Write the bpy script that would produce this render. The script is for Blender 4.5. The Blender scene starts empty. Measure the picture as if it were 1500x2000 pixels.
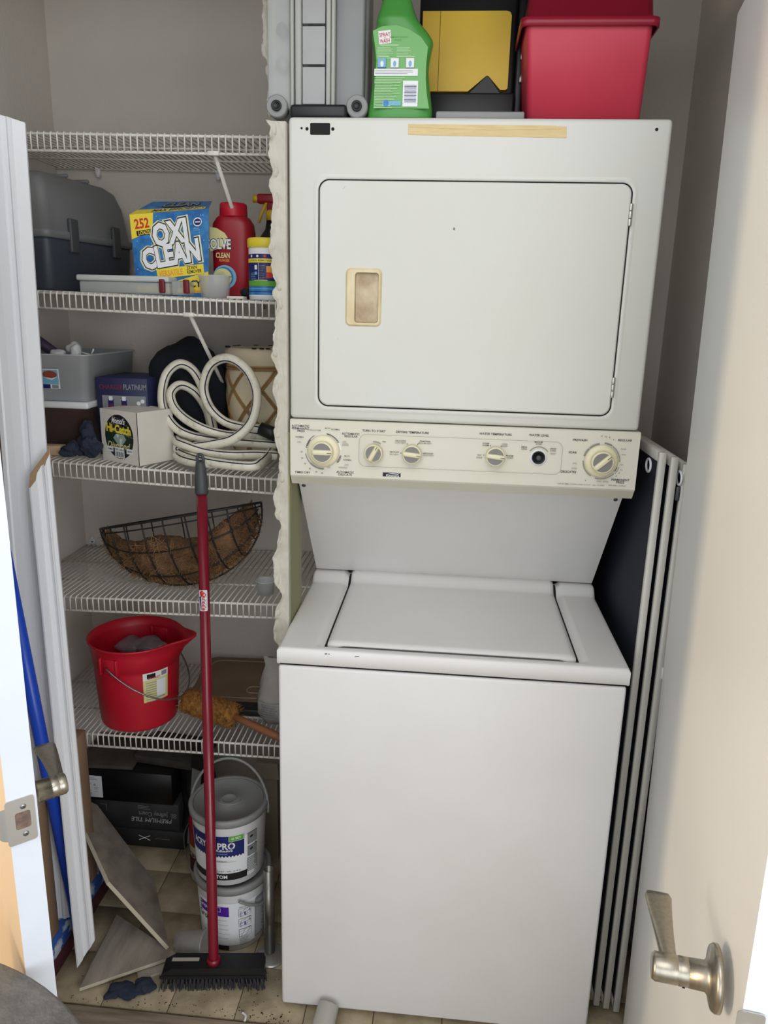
import bpy, bmesh, math, random
from mathutils import Vector, Matrix, noise
random.seed(7)
V = Vector
PI = math.pi
sc = bpy.context.scene
col = sc.collection

# ---------------------------------------------------------------- camera
cam_d = bpy.data.cameras.new('camera')
cam = bpy.data.objects.new('camera', cam_d)
col.objects.link(cam)
cam_d.sensor_fit = 'VERTICAL'
cam_d.sensor_height = 36.0
cam_d.lens = 1474.8 / 2000.0 * 36.0
cam_d.clip_start = 0.02
cr = V((0.99560219, 0.09001931, 0.02593855))
cu = V((-0.04789684, 0.25116718, 0.96675795))
cf = V((-0.08051197, 0.96374871, -0.25437423))
mw = Matrix((cr, cu, -cf)).transposed().to_4x4()
mw.translation = V((0.3214, -1.3676, 1.5689))
cam.matrix_world = mw
sc.camera = cam

# ---------------------------------------------------------------- light
world = bpy.data.worlds.new('room_light')
sc.world = world
world.use_nodes = True
bg = world.node_tree.nodes['Background']
bg.inputs['Color'].default_value = (0.86, 0.92, 1.0, 1)
bg.inputs['Strength'].default_value = 0.92

def area(name, loc, target, sx, sy, power, color):
    d = bpy.data.lights.new(name, 'AREA')
    d.shape = 'RECTANGLE'; d.size = sx; d.size_y = sy; d.energy = power; d.color = color
    o = bpy.data.objects.new(name, d); col.objects.link(o)
    o.location = loc
    o.rotation_euler = (V(target) - V(loc)).to_track_quat('-Z', 'Y').to_euler()
    return o
area('window_daylight', (0.2, -3.4, 1.35), (0.2, 0.2, 1.0), 5.2, 1.7, 56, (0.95, 0.975, 1.0))
area('right_fill', (2.6, -2.7, 1.3), (-0.3, 0.1, 0.9), 1.8, 2.0, 44, (0.94, 0.97, 1.0))  # added fill lamp on the right, brightens the trims and left shelves
area('overhead_fill', (0.2, -1.7, 2.8), (0.2, -0.2, 0.5), 1.8, 1.4, 21, (1.0, 0.975, 0.94))  # added overhead fill for the washer deck and floor, not a fixture
area('warm_window_light', (-2.6, -1.52, 1.2), (0.8, -0.2, 1.0), 0.20, 1.7, 62, (1.0, 0.74, 0.44))

sc.view_settings.view_transform = 'Standard'
sc.view_settings.look = 'None'
sc.view_settings.exposure = -0.20
sc.view_settings.gamma = 1.0
sc.view_settings.use_curve_mapping = False

# ---------------------------------------------------------------- materials
def lin(c):
    return tuple(((v / 255.0) / 12.92 if v / 255.0 <= 0.04045 else ((v / 255.0 + 0.055) / 1.055) ** 2.4) for v in c)
MATS = {}
def M(name, c, rough=0.6, metal=0.0, c2=None, ns=8.0, fac=0.5, bump=0.0, bs=60.0, alpha=1.0, trans=0.0, spec=0.5, stretch=None, coat=0.0, lo=0.35, hi=0.7, wpos=False):
    if name in MATS: return MATS[name]
    m = bpy.data.materials.new(name); m.use_nodes = True
    nt = m.node_tree; b = nt.nodes['Principled BSDF']
    b.inputs['Roughness'].default_value = rough
    b.inputs['Metallic'].default_value = metal
    b.inputs['Alpha'].default_value = alpha
    b.inputs['Transmission Weight'].default_value = trans
    b.inputs['Specular IOR Level'].default_value = spec
    b.inputs['Coat Weight'].default_value = coat
    tc = nt.nodes.new('ShaderNodeTexCoord'); mp = nt.nodes.new('ShaderNodeMapping')
    if wpos: nt.links.new(nt.nodes.new('ShaderNodeNewGeometry').outputs['Position'], mp.inputs['Vector'])
    else: nt.links.new(tc.outputs['Object'], mp.inputs['Vector'])
    if stretch: mp.inputs['Scale'].default_value = stretch
    nz = nt.nodes.new('ShaderNodeTexNoise'); nz.inputs['Scale'].default_value = ns; nz.inputs['Detail'].default_value = 5
    nt.links.new(mp.outputs['Vector'], nz.inputs['Vector'])
    rp = nt.nodes.new('ShaderNodeValToRGB')
    a = lin(c); bcol = lin(c2) if c2 else tuple(x * 0.93 for x in a)
    rp.color_ramp.elements[0].position = lo; rp.color_ramp.elements[1].position = hi
    rp.color_ramp.elements[0].color = (*a, 1)
    rp.color_ramp.elements[1].color = (*[a[i] * (1 - fac) + bcol[i] * fac for i in range(3)], 1)
    nt.links.new(nz.outputs['Fac'], rp.inputs['Fac'])
    nt.links.new(rp.outputs['Color'], b.inputs['Base Color'])
    if bump > 0:
        n2 = nt.nodes.new('ShaderNodeTexNoise'); n2.inputs['Scale'].default_value = bs; n2.inputs['Detail'].default_value = 4
        nt.links.new(mp.outputs['Vector'], n2.inputs['Vector'])
        bp = nt.nodes.new('ShaderNodeBump'); bp.inputs['Strength'].default_value = bump; bp.inputs['Distance'].default_value = 0.004
        nt.links.new(n2.outputs['Fac'], bp.inputs['Height']); nt.links.new(bp.outputs['Normal'], b.inputs['Normal'])
    MATS[name] = m
    return m
wall_m = M('wall_paint', (216, 209, 200), .9, c2=(198, 190, 180), ns=3, bump=.25, bs=140)
ceil_m = M('ceiling_paint', (215, 213, 208), .9)
enam = M('white_enamel', (213, 214, 208), .34, c2=(206, 204, 190), ns=2.2, fac=.6, bump=.03, bs=400)
enam2 = M('white_enamel_lower', (228, 227, 226), .38, c2=(216, 214, 208), ns=3, fac=.6, bump=.03, bs=400)
consm = M('cream_console_plastic', (220, 217, 203), .45, c2=(214, 209, 188), ns=4)
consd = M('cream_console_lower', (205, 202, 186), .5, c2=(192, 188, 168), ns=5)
cream = M('yellowed_knob_plastic', (230, 224, 194), .35, c2=(222, 210, 164), ns=20)
gap = M('black_gap', (16, 16, 18), .8)
greyins = M('grey_knob_insert', (128, 126, 122), .45)
ink = M('dark_ink', (40, 40, 42), .7)
inkg = M('grey_ink', (140, 138, 132), .7)
tapem = M('old_masking_tape', (222, 200, 150), .7, c2=(200, 172, 118), ns=30, stretch=(1, 1, 6))
chrome = M('worn_chrome', (200, 198, 192), .38, .8)
nickel = M('satin_nickel', (176, 170, 156), .33, 1.0, c2=(150, 143, 128), ns=200, stretch=(1, 1, .05))
wirem = M('white_vinyl_wire', (226, 224, 216), .4, c2=(200, 196, 184), ns=40)
trimw = M('white_primed_trim', (236, 238, 242), .45, c2=(222, 224, 230), ns=4, stretch=(1, 1, .2))
mdf = M('raw_fibreboard', (190, 160, 122), .9, c2=(160, 128, 92), ns=60)
doorw = M('white_door_paint', (226, 226, 222), .38, c2=(218, 217, 212), ns=3, bump=.05, bs=50)
dooredge = M('white_door_edge', (216, 221, 229), .5, c2=(206, 211, 219), ns=12)
foam = M('dried_filler', (200, 196, 184), .85, c2=(172, 166, 150), ns=25, bump=.5, bs=60)
greenb = M('green_drywall', (132, 136, 104), .9, c2=(176, 160, 110), ns=9, stretch=(1, 1, .15), fac=.9, bump=.3)
navy = M('navy_panel', (18, 23, 42), .75, c2=(13, 16, 30), ns=4)
alu = M('dull_aluminium', (212, 210, 200), .5, .1, c2=(150, 148, 140), ns=20, stretch=(1, 1, .1))
tilef = M('beige_floor_vinyl', (178, 164, 136), .7, c2=(118, 102, 78), ns=13, fac=.9, bump=.4, bs=60, wpos=True, lo=.42, hi=.75)
grout = M('dirty_joint', (146, 132, 106), .95, c2=(70, 60, 46), ns=20)
plankm = M('wood_look_plank', (184, 168, 146), .6, c2=(128, 112, 94), ns=12, stretch=(.6, 6, 6), fac=.9, wpos=True)
stone = M('wood_look_tile', (182, 172, 160), .65, c2=(134, 124, 114), ns=10, stretch=(2.2, .5, 1.2), fac=.95, bump=.2)
stonedge = M('tile_cut_edge', (196, 186, 168), .85)
redp = M('red_bucket_plastic', (196, 22, 46), .42, c2=(178, 14, 36), ns=5)
redd = M('dark_red_plastic', (156, 16, 34), .4)
redpole = M('red_painted_steel', (126, 14, 38), .25, coat=.3)
greyp = M('grey_plastic', (138, 140, 138), .45)
dgrey = M('dark_grey_plastic', (70, 72, 74), .5)
black = M('black_plastic', (22, 23, 26), .45)
black2 = M('black_card', (30, 30, 33), .6, c2=(60, 58, 56), ns=25, fac=.4)
bristle = M('black_bristle', (48, 50, 56), .7)
white = M('white_plastic', (232, 233, 234), .4)
whitec = M('white_card', (228, 223, 214), .75, c2=(200, 193, 182), ns=6)
brownc = M('brown_cardboard', (150, 122, 96), .9, c2=(118, 94, 72), ns=8, bump=.2)
coir = M('coconut_fibre', (122, 90, 62), .95, c2=(74, 52, 36), ns=30, fac=.9, bump=.8, bs=80)
coir2 = M('coconut_strand', (158, 122, 82), .9, c2=(110, 80, 52), ns=20, fac=.9)
clear = M('clear_plastic', (226, 228, 228), .22, alpha=.33)
clear2 = M('frosted_plastic', (206, 210, 208), .4, alpha=.5)
clear3 = M('smoky_plastic', (164, 168, 168), .3, alpha=.62)
clear4 = M('brown_bin_plastic', (92, 74, 70), .3, alpha=.9)
binp = M('frosted_bin_plastic', (206, 209, 212), .35, alpha=.8, c2=(164, 168, 172), ns=6)
cloth = M('navy_cloth', (44, 52, 70), .95, c2=(30, 36, 50), ns=30, bump=.6, bs=200)
clothb = M('black_cloth', (24, 28, 36), .95, c2=(14, 16, 22), ns=20, bump=.5, bs=150)
hosem = M('white_hose_rubber', (226, 222, 204), .4, c2=(150, 140, 116), ns=60, fac=.7, lo=.55, hi=.8)
navys = M('dark_blue_stripe', (26, 30, 60), .5)
cream2 = M('cream_clay', (216, 204, 176), .8, c2=(198, 180, 146), ns=14)
rattan = M('rattan_strip', (158, 124, 78), .8, c2=(120, 90, 52), ns=40)
bluep = M('blue_plastic', (16, 70, 190), .3)
tgrey = M('grey_toolbox', (120, 122, 122), .5, c2=(106, 108, 108), ns=6, bump=.1, bs=300)
tblue = M('slate_toolbox', (62, 68, 78), .5, c2=(54, 60, 70), ns=6, bump=.1, bs=300)
yel = M('yellow_plastic', (226, 188, 52), .45, c2=(210, 172, 40), ns=12)
yel2 = M('yellow_lid', (236, 214, 60), .4)
greenp = M('green_bottle', (74, 150, 66), .3, c2=(64, 138, 58), ns=5)
greenl = M('green_label', (112, 178, 100), .4)
greent = M('pale_green_print', (186, 222, 172), .6)
redtub = M('red_tub', (204, 58, 80), .45, c2=(190, 48, 70), ns=5)
redlid = M('red_lid', (150, 24, 48), .35)
pblue = M('print_blue', (30, 98, 166), .45, c2=(70, 150, 206), ns=60, fac=.7)
pnavy = M('print_navy', (24, 34, 104), .45)
pyel = M('print_yellow', (240, 218, 66), .45)
pred = M('print_red', (200, 50, 44), .45)
pora = M('print_orange', (236, 160, 60), .45)
pwhite = M('print_white', (236, 238, 240), .5)
pblack = M('print_black', (20, 20, 22), .5)
pgreen = M('print_green', (96, 168, 52), .5)
pdgreen = M('print_dark_green', (24, 50, 36), .5)
ppurple = M('print_purple', (84, 30, 158), .5)
plblue = M('print_light_blue', (120, 180, 210), .5)
pgrey = M('print_grey', (140, 142, 144), .5)
plyel = M('print_pale_yellow', (222, 216, 150), .5)
tabm = M('grey_speckled_top', (126, 122, 117), .8, c2=(92, 90, 88), ns=28, fac=.9, bump=.5, bs=160)
woodh = M('wooden_handle', (150, 98, 62), .5, c2=(118, 74, 44), ns=8, stretch=(1, 1, 8))
fluff = M('tan_fibre_fluff', (176, 124, 60), .95, c2=(120, 80, 34), ns=90, fac=.9, bump=.9, bs=160)
pegb = M('brown_fibre_board', (124, 104, 84), .85, c2=(98, 80, 62), ns=10)
bagm = M('paper_bag', (168, 166, 160), .85, c2=(140, 138, 130), ns=20, bump=.6, bs=40)
steel = M('steel_tube', (150, 148, 144), .35, .9)
beige = M('beige_plastic', (150, 142, 124), .6)
bluepaint = M('scuffed_blue_paint', (38, 78, 150), .6, c2=(186, 196, 206), ns=26, fac=.9, lo=.47, hi=.55)
maroon = M('dark_maroon', (66, 22, 32), .6)
purp = M('purple_plastic', (84, 72, 104), .5)
debrism = M('floor_debris', (40, 34, 28), .95)
clearcup = M('frosted_cup', (214, 214, 210), .3, alpha=.32)

# ---------------------------------------------------------------- building helpers
class MB:
    def __init__(s, T=None):
        s.bm = bmesh.new(); s.T = T or Matrix(); s.mi = 0; s.mats = []; s.smooth = False
    def mat(s, m):
        if m not in s.mats: s.mats.append(m)
        s.mi = s.mats.index(m); return s
    def v(s, p): return s.bm.verts.new(s.T @ V(p))
    def f(s, vs, sm=None):
        try: fc = s.bm.faces.new(vs)
        except ValueError: return None
        fc.material_index = s.mi; fc.smooth = s.smooth if sm is None else sm
        return fc
    def box(s, lo, hi, bev=0.0, seg=2, R=None):
        lo = V(lo); hi = V(hi); c = (lo + hi) / 2; h = (hi - lo) / 2
        tmp = bmesh.new(); bmesh.ops.create_cube(tmp, size=2)
        for vv in tmp.verts: vv.co = V((vv.co.x * h.x, vv.co.y * h.y, vv.co.z * h.z))
        if bev > 0: bmesh.ops.bevel(tmp, geom=list(tmp.edges) + list(tmp.verts), offset=bev, segments=seg, profile=.5, affect='EDGES')
        M_ = Matrix.Translation(c) @ (R.to_4x4() if R else Matrix())
        mp = {vv: s.v(M_ @ vv.co) for vv in tmp.verts}
        for fc in tmp.faces: s.f([mp[vv] for vv in fc.verts], bev > 0)
        tmp.free(); return s
    def grid(s, rows, closed_u=False, closed_v=False, sm=True, flip=False):
        g = [[s.v(p) for p in r] for r in rows]; n = len(g); m = len(g[0])
        for i in range(n if closed_u else n - 1):
            for j in range(m if closed_v else m - 1):
                q = [g[i][j], g[(i + 1) % n][j], g[(i + 1) % n][(j + 1) % m], g[i][(j + 1) % m]]
                if flip: q.reverse()
                s.f(q, sm)
        return g
    def tube(s, pts, r, n=8, cap=True, closed=False, sm=True):
        pts = [V(p) for p in pts]; rs = r if isinstance(r, (list, tuple)) else [r] * len(pts)
        N = len(pts); prev = None; rings = []
        for i, p in enumerate(pts):
            if closed: t = pts[(i + 1) % N] - pts[i - 1]
            else: t = pts[min(i + 1, N - 1)] - pts[max(i - 1, 0)]
            if t.length < 1e-9: t = V((0, 0, 1))
            t.normalize()
            if prev is None:
                a = V((0, 0, 1)) if abs(t.z) < .9 else V((1, 0, 0)); u = t.cross(a).normalized()
            else:
                u = prev - t * prev.dot(t); u = u.normalized() if u.length > 1e-6 else t.orthogonal().normalized()
            prev = u; w = t.cross(u)
            rings.append([p + (u * math.cos(2 * PI * k / n) + w * math.sin(2 * PI * k / n)) * rs[i] for k in range(n)])
        g = s.grid(rings, closed_u=closed, closed_v=True, sm=sm)
        if cap and not closed:
            s.f(list(reversed(g[0])), False); s.f(g[-1], False)
        return s
    def lathe(s, prof, O=(0, 0, 0), n=32, axis=None, sx=1.0, sy=1.0, sm=True, capb=True, capt=True, a0=0.0, a1=2 * PI):
        # prof: list of (radius, height)
        O = V(O); R = Matrix()
        if axis is not None: R = V(axis).normalized().to_track_quat('Z', 'Y').to_matrix().to_4x4()
        full = abs((a1 - a0) - 2 * PI) < 1e-6
        cnt = n if full else n + 1
        rows = []
        for (r, h) in prof:
            rows.append([O + (R @ V((r * sx * math.cos(a0 + (a1 - a0) * k / n), r * sy * math.sin(a0 + (a1 - a0) * k / n), h))) for k in range(cnt)])
        g = s.grid(rows, closed_v=full, sm=sm, flip=True)
        if full:
            if capb and prof[0][0] > 1e-5: s.f(list(reversed(g[0])), False)
            if capt and prof[-1][0] > 1e-5: s.f(g[-1], False)
        return s
    def prism(s, poly, d, O=(0, 0, 0), U=(1, 0, 0), W=(0, 0, 1), D=None):
        # polygon (u,w) extruded by vector D*d
        O = V(O); U = V(U); W = V(W); D = V(D) if D is not None else U.cross(W).normalized()
        a = [s.v(O + U * p[0] + W * p[1]) for p in poly]; b = [s.v(O + U * p[0] + W * p[1] + D * d) for p in poly]
        s.f(a); s.f(list(reversed(b)))
        for i in range(len(poly)):
            j = (i + 1) % len(poly); s.f([a[j], a[i], b[i], b[j]], False)
        return s
    def hexa(s, b, t):
        a = [s.v(p) for p in b]; c = [s.v(p) for p in t]
        s.f(list(reversed(a))); s.f(c)
        for i in range(4):
            j = (i + 1) % 4; s.f([a[i], a[j], c[j], c[i]])
        return s
    def build(s, name, m=None, parent=None, auto=True):
        if m is not None and not s.mats: s.mats = [m]
        if auto: bmesh.ops.recalc_face_normals(s.bm, faces=list(s.bm.faces))
        if parent is not None:
            off = world_of(parent)
        else:
            xs = [vv.co for vv in s.bm.verts]
            off = V(((min(p.x for p in xs) + max(p.x for p in xs)) / 2, (min(p.y for p in xs) + max(p.y for p in xs)) / 2, min(p.z for p in xs)))
        for vv in s.bm.verts: vv.co = vv.co - off
        me = bpy.data.meshes.new(name); s.bm.to_mesh(me); s.bm.free()
        for mm in s.mats: me.materials.append(mm)
        o = bpy.data.objects.new(name, me); col.objects.link(o)
        if parent is not None: o.parent = parent
        else: o.location = off
        return o
def world_of(o):
    p = V((0, 0, 0))
    while o is not None: p = p + o.location; o = o.parent
    return p
def tag(o, label=None, cat=None, group=None, kind=None):
    if label: o['label'] = label
    if cat: o['category'] = cat
    if group: o['group'] = group
    if kind: o['kind'] = kind
    return o
def thing(name, loc, label, cat, group=None):
    o = bpy.data.objects.new(name, None); o.empty_display_size = .03; col.objects.link(o); o.location = loc
    return tag(o, label, cat, group)
def struct(name, mb, m, parent=None):
    o = mb.build(name, m, parent)
    if parent is None: o['kind'] = 'structure'
    return o
def rrect(x0, z0, x1, z1, r, n=6):
    P = []
    for cx, cz, a in ((x1 - r, z1 - r, 0), (x0 + r, z1 - r, PI / 2), (x0 + r, z0 + r, PI), (x1 - r, z0 + r, 1.5 * PI)):
        for k in range(n + 1): P.append((cx + r * math.cos(a + PI / 2 * k / n), cz + r * math.sin(a + PI / 2 * k / n)))
    return P
def bez(pts, n=10, closed=False):
    P = [V(p) for p in pts]; N = len(P); out = []
    rng = range(N) if closed else range(N - 1)
    for i in rng:
        p1 = P[i]; p2 = P[(i + 1) % N]
        p0 = P[i - 1] if (closed or i > 0) else p1; p3 = P[(i + 2) % N] if (closed or i + 2 < N) else p2
        for k in range(n):
            t = k / n
            out.append(.5 * ((2 * p1) + (p2 - p0) * t + (2 * p0 - 5 * p1 + 4 * p2 - p3) * t * t + (3 * p1 - p0 - 3 * p2 + p3) * t ** 3))
    if not closed: out.append(P[-1])
    return out
def frame(U, W, O):
    U = V(U).normalized(); W = V(W); W = (W - U * W.dot(U)).normalized(); D = U.cross(W)   # D = out of the page is -D
    m = Matrix((U, W, -D * -1)).transposed().to_4x4(); m.translation = V(O); return m
TXT = {}
def glyphs(text, bold=0.0, shear=0.0):
    key = (text, round(bold, 4), shear)
    if key in TXT: return TXT[key]
    c = bpy.data.curves.new('t', 'FONT'); c.body = text; c.size = 1; c.resolution_u = 2; c.fill_mode = 'FRONT'; c.offset = bold; c.shear = shear
    o = bpy.data.objects.new('t', c); col.objects.link(o)
    dg = bpy.context.evaluated_depsgraph_get()
    me = bpy.data.meshes.new_from_object(o.evaluated_get(dg))
    vs = [v.co.copy() for v in me.vertices]; fs = [tuple(p.vertices) for p in me.polygons]
    bpy.data.objects.remove(o); bpy.data.curves.remove(c); bpy.data.meshes.remove(me)
    if vs:
        x0 = min(v.x for v in vs); x1 = max(v.x for v in vs)
    else: x0 = x1 = 0
    TXT[key] = (vs, fs, x0, x1); return TXT[key]
class Print:
    """flat print on a surface: map(u, v, h) -> 3-D point, h = height above the surface"""
    def __init__(s, fn, seg=0.004): s.fn = fn; s.mb = MB(); s.k = 1; s.seg = seg
    def h(s): return 0.00025 + s.k * 0.00007
    def poly(s, pts, m):
        s.mb.mat(m); h = s.h(); s.mb.f([s.mb.v(s.fn(u, v, h)) for u, v in pts], False); s.k += 1; return s
    def rect(s, u, v, w, hh, m, rot=0.0):   # centred
        s.mb.mat(m); h = s.h(); n = max(1, min(24, int(w / s.seg))); c, d = math.cos(rot), math.sin(rot)
        P = lambda a, b: s.mb.v(s.fn(u + a * c - b * d, v + a * d + b * c, h))
        top = [P(-w / 2 + w * i / n, hh / 2) for i in range(n + 1)]; bot = [P(-w / 2 + w * i / n, -hh / 2) for i in range(n + 1)]
        for i in range(n): s.mb.f([bot[i], bot[i + 1], top[i + 1], top[i]], False)
        s.k += 1; return s
    def ell(s, u, v, a, b, m, n=28, ri=0.0, a0=0.0, a1=2 * PI):
        s.mb.mat(m); h = s.h()
        if ri <= 0 and a1 - a0 > 6.28:
            c = s.mb.v(s.fn(u, v, h)); r = [s.mb.v(s.fn(u + a * math.cos(2 * PI * k / n), v + b * math.sin(2 * PI * k / n), h)) for k in range(n)]
            for k in range(n): s.mb.f([c, r[k], r[(k + 1) % n]], False)
        else:
            o = [s.mb.v(s.fn(u + a * math.cos(a0 + (a1 - a0) * k / n), v + b * math.sin(a0 + (a1 - a0) * k / n), h)) for k in range(n + 1)]
            i_ = [s.mb.v(s.fn(u + a * ri * math.cos(a0 + (a1 - a0) * k / n), v + b * ri * math.sin(a0 + (a1 - a0) * k / n), h)) for k in range(n + 1)]
            for k in range(n): s.mb.f([o[k], o[k + 1], i_[k + 1], i_[k]], False)
        s.k += 1; return s
    def text(s, t, u, v, size, m, bold=0.0, width=None, rot=0.0, align='c', shear=0.0, sk=0.0):
        vs, fs, x0, x1 = glyphs(t, bold, shear)
        if not vs: return s
        s.mb.mat(m); h = s.h(); W = (x1 - x0) * size; kx = width / W if width else 1.0; W *= kx
        ox = {'c': -W / 2, 'l': 0, 'r': -W}[align]; c, d = math.cos(rot), math.sin(rot); L = []
        for p in vs:
            a = ox + (p.x - x0) * size * kx; b = p.y * size - size * .34 + sk * a
            L.append(s.mb.v(s.fn(u + a * c - b * d, v + a * d + b * c, h)))
        for f_ in fs: s.mb.f([L[i] for i in f_], False)
        s.k += 1; return s
    def lines(s, u, v, w, rows, pitch, th, m, seed=1):   # small illegible copy as thin ragged rows
        rr = random.Random(seed)
        for i in range(rows): 
            ww = w * rr.uniform(.6, 1); s.rect(u - (w - ww) / 2, v - i * pitch, ww, th, m); s.k -= 1
        s.k += 1; return s
    def build(s, name, parent): 
        o = s.mb.build(name, None, parent, auto=False); return o
def plane(O, U, W, N):
    O = V(O); U = V(U).normalized(); W = V(W).normalized(); N = V(N).normalized()
    return lambda u, v, h: O + U * u + W * v + N * h
def cyl(O, R, az, taper=0.0, axis=None):
    """u = arc length from azimuth az (positive to the viewer's right), v = height"""
    O = V(O)
    Rm = V(axis).normalized().to_track_quat('Z', 'Y').to_matrix() if axis is not None else None
    def fn(u, v, h):
        r = R + taper * v; a = az + u / R
        p = V(((r + h) * math.cos(a), (r + h) * math.sin(a), v))
        return O + (Rm @ p if Rm else p)
    return fn
def blob(mb, c, rad, seed=0, amp=.25, freq=9.0, sub=3, zmin=None):
    tmp = bmesh.new(); bmesh.ops.create_icosphere(tmp, subdivisions=sub, radius=1)
    mp = {}
    for vv in tmp.verts:
        n = vv.co.normalized(); p = V((n.x * rad[0], n.y * rad[1], n.z * rad[2]))
        q = V(c) + p; d = noise.noise(q * freq + V((seed * 3.1, 0, 0))) + .5 * noise.noise(q * freq * 2.3 + V((0, seed * 1.7, 0)))
        q = V(c) + p * (1 + amp * d)
        if zmin is not None and q.z < zmin: q.z = zmin
        mp[vv] = mb.v(q)
    for fc in tmp.faces: mb.f([mp[vv] for vv in fc.verts], True)
    tmp.free(); return mb

# ================================================================ THE SETTING
YB = 0.69
b = MB(); b.box((-.76, -.03, -.06), (.9, YB + .02, -.006)); floor = struct('floor', b, grout)
tile_me = None
for i in range(11):
    for j in range(5):
        x = -.735 + i * .158 + (.0 if True else 0); y = -.026 + j * .146
        if x + .15 > .89: continue
        if tile_me is None:
            b = MB(); b.mat(tilef); b.box((x, y, -.006), (x + .1562, y + .1442, 0.0), .0010, 1)
            t0 = b.build('tile', None, floor); tile_me = t0; tx, ty = x, y
        else:
            t = tile_me.copy(); col.objects.link(t); t.parent = floor; t.location = (x - tx, y - ty, 0)
b = MB(); b.box((-1.6, -2.6, -.06), (1.8, -.03, -.008)); fr = struct('floor', b, grout)
pk = None
for r in range(7):
    for c in range(4):
        if pk is None:
            b = MB(); b.mat(plankm); b.box((-1.6, -.214, -.008), (-.76, -.034, .006), .003, 1); pk = b.build('plank', None, fr)
        else:
            o = pk.copy(); col.objects.link(o); o.parent = fr; o.location = (c * .846 + (0.0 if r % 2 == 0 else -.1), -r * .184, 0)
b = MB(); b.box((-.80, -.1, -.06), (-.735, YB + .06, 2.45)); struct('wall_left', b, wall_m)
b = MB(); b.box((-.80, YB, -.06), (.95, YB + .06, 2.45)); wb = struct('wall_back', b, wall_m)
b = MB(); b.box((.86, -.1, -.06), (.95, YB + .06, 2.45)); struct('wall_right', b, wall_m)
b = MB(); b.box((-.80, -.12, 2.45), (.95, YB + .06, 2.5)); struct('ceiling', b, ceil_m)
b = MB()
b.box((-1.9, -.12, -.06), (-.74, -.02, 2.7)); b.box((.795, -.12, -.06), (2.0, -.02, 2.7)); b.box((-.74, -.12, 2.215), (.795, -.02, 2.7))
struct('wall_front', b, wall_m)
b = MB(); b.box((.782, -.13, -.0), (.80, -.005, 2.215), .002, 1); struct('trim_1', b, trimw)
b = MB(); b.box((-.745, -.13, -.0), (-.727, -.005, 2.215), .002, 1); struct('trim_2', b, trimw)
# divider stub between shelves and machine, its left edge clogged with filler
b = MB(); b.mat(wall_m); b.box((-.018, .135, 0), (-.004, .262, 1.905)); b.box((-.024, .218, 1.905), (-.004, .262, 2.45)); b.mat(greenb); b.box((-.004, .137, 0), (-.0015, .26, 1.33))
st = b.build('wall_middle'); st['kind'] = 'structure'
edge = [(512,0),(514,60),(511,100),(520,118),(524,180),(520,215),(527,250),(523,300),(531,335),(524,360),(533,392),(529,430),(526,480),(529,520),(538,556),(531,572),(540,592),(535,650),(530,690),(539,725),(532,760),(541,800),(534,850),(545,890),(543,935),(533,970),(537,1000),(547,1030),(541,1062),(532,1095),(535,1135),(549,1165),(536,1200),(534,1235),(541,1300),(536,1420),(542,1600),(538,1900)]
EPT = [(-0.063, 2.127), (-0.062, 2.076), (-0.065, 2.042), (-0.057, 2.026), (-0.053, 1.972), (-0.058, 1.941)]
EP = [(-0.038, 1.905), (-0.031, 1.891), (-0.035, 1.848), (-0.028, 1.817), (-0.035, 1.795), (-0.027, 1.767), (-0.031, 1.733), (-0.035, 1.687), (-0.032, 1.650), (-0.024, 1.617), (-0.031, 1.601), (-0.022, 1.583), (-0.028, 1.527), (-0.033, 1.487), (-0.024, 1.453), (-0.032, 1.418), (-0.023, 1.377), (-0.031, 1.325), (-0.020, 1.284), (-0.022, 1.236), (-0.033, 1.198), (-0.030, 1.165), (-0.019, 1.133), (-0.026, 1.096), (-0.036, 1.059), (-0.033, 1.013), (-0.018, 0.979), (-0.033, 0.937), (-0.036, 0.895), (-0.015, 0.818), (-0.014, 0.668), (-0.012, 0.429), (-0.013, -0.010)]
def torn(EP, yf, seed):
    pts = []
    for i in range(len(EP) - 1):
        (x0, z0), (x1, z1) = EP[i], EP[i + 1]; n = max(2, int(abs(z1 - z0) / .004))
        for k in range(n):
            t = k / n; t2 = t * t * (3 - 2 * t); z = z0 + (z1 - z0) * t
            pts.append((x0 + (x1 - x0) * t2 + .0035 * noise.noise(V((seed, 0, z * 70))) + .002 * noise.noise(V((seed, 4, z * 190))), z))
    rows = []
    for (xl, z) in pts:
        row = [(xl + .007, yf + .025, z), (xl + .003, yf + .008, z)]
        for k in range(10):
            t = k / 9; x = xl + (-.0045 - xl) * t
            curl = .008 * max(0, 1 - t * 3.5) * (1 + 1.5 * noise.noise(V((7, 7, z * 55))))
            row.append((x, yf - .002 - curl + .0022 * noise.noise(V((t * 5, 9, z * 60))), z + .004 * max(0, 1 - t * 3) * noise.noise(V((2, 5, z * 80)))))
        row.append((-.0045, yf + .004, z)); rows.append(row)
    b = MB(); b.mat(foam); b.grid(rows); b.build('torn_filler_edge', None, st)
    for i, (x, z) in enumerate(EP):
        if i % 2 == 1:
            b = MB(); b.mat(foam); blob(b, (x + .005, yf + .0, z), (.005, .006, .007 + .010 * random.random()), i, .6, 70, 2); b.build('filler_lump', None, st)
torn(EP, .132, 0); torn(EPT, .214, 3)
# vertical paint crack in the corner is left to the wall geometry; anchors in the back wall
def anchor(x, z):
    b = MB(); b.mat(white); b.lathe([(.009, 0), (.009, .003), (.007, .004)], (x, YB, z), 16, (0, -1, 0)); b.mat(gap); b.lathe([(.0035, .0042), (.0035, .0046)], (x, YB, z), 10, (0, -1, 0))
    b.mat(white); b.box((x - .004, YB - .006, z), (x + .004, YB, z + .014), .001, 1)
    b.build('wall_anchor', None, wb)
anchor((-0.714, 0.895)[0], (-0.714, 0.895)[1])

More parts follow.
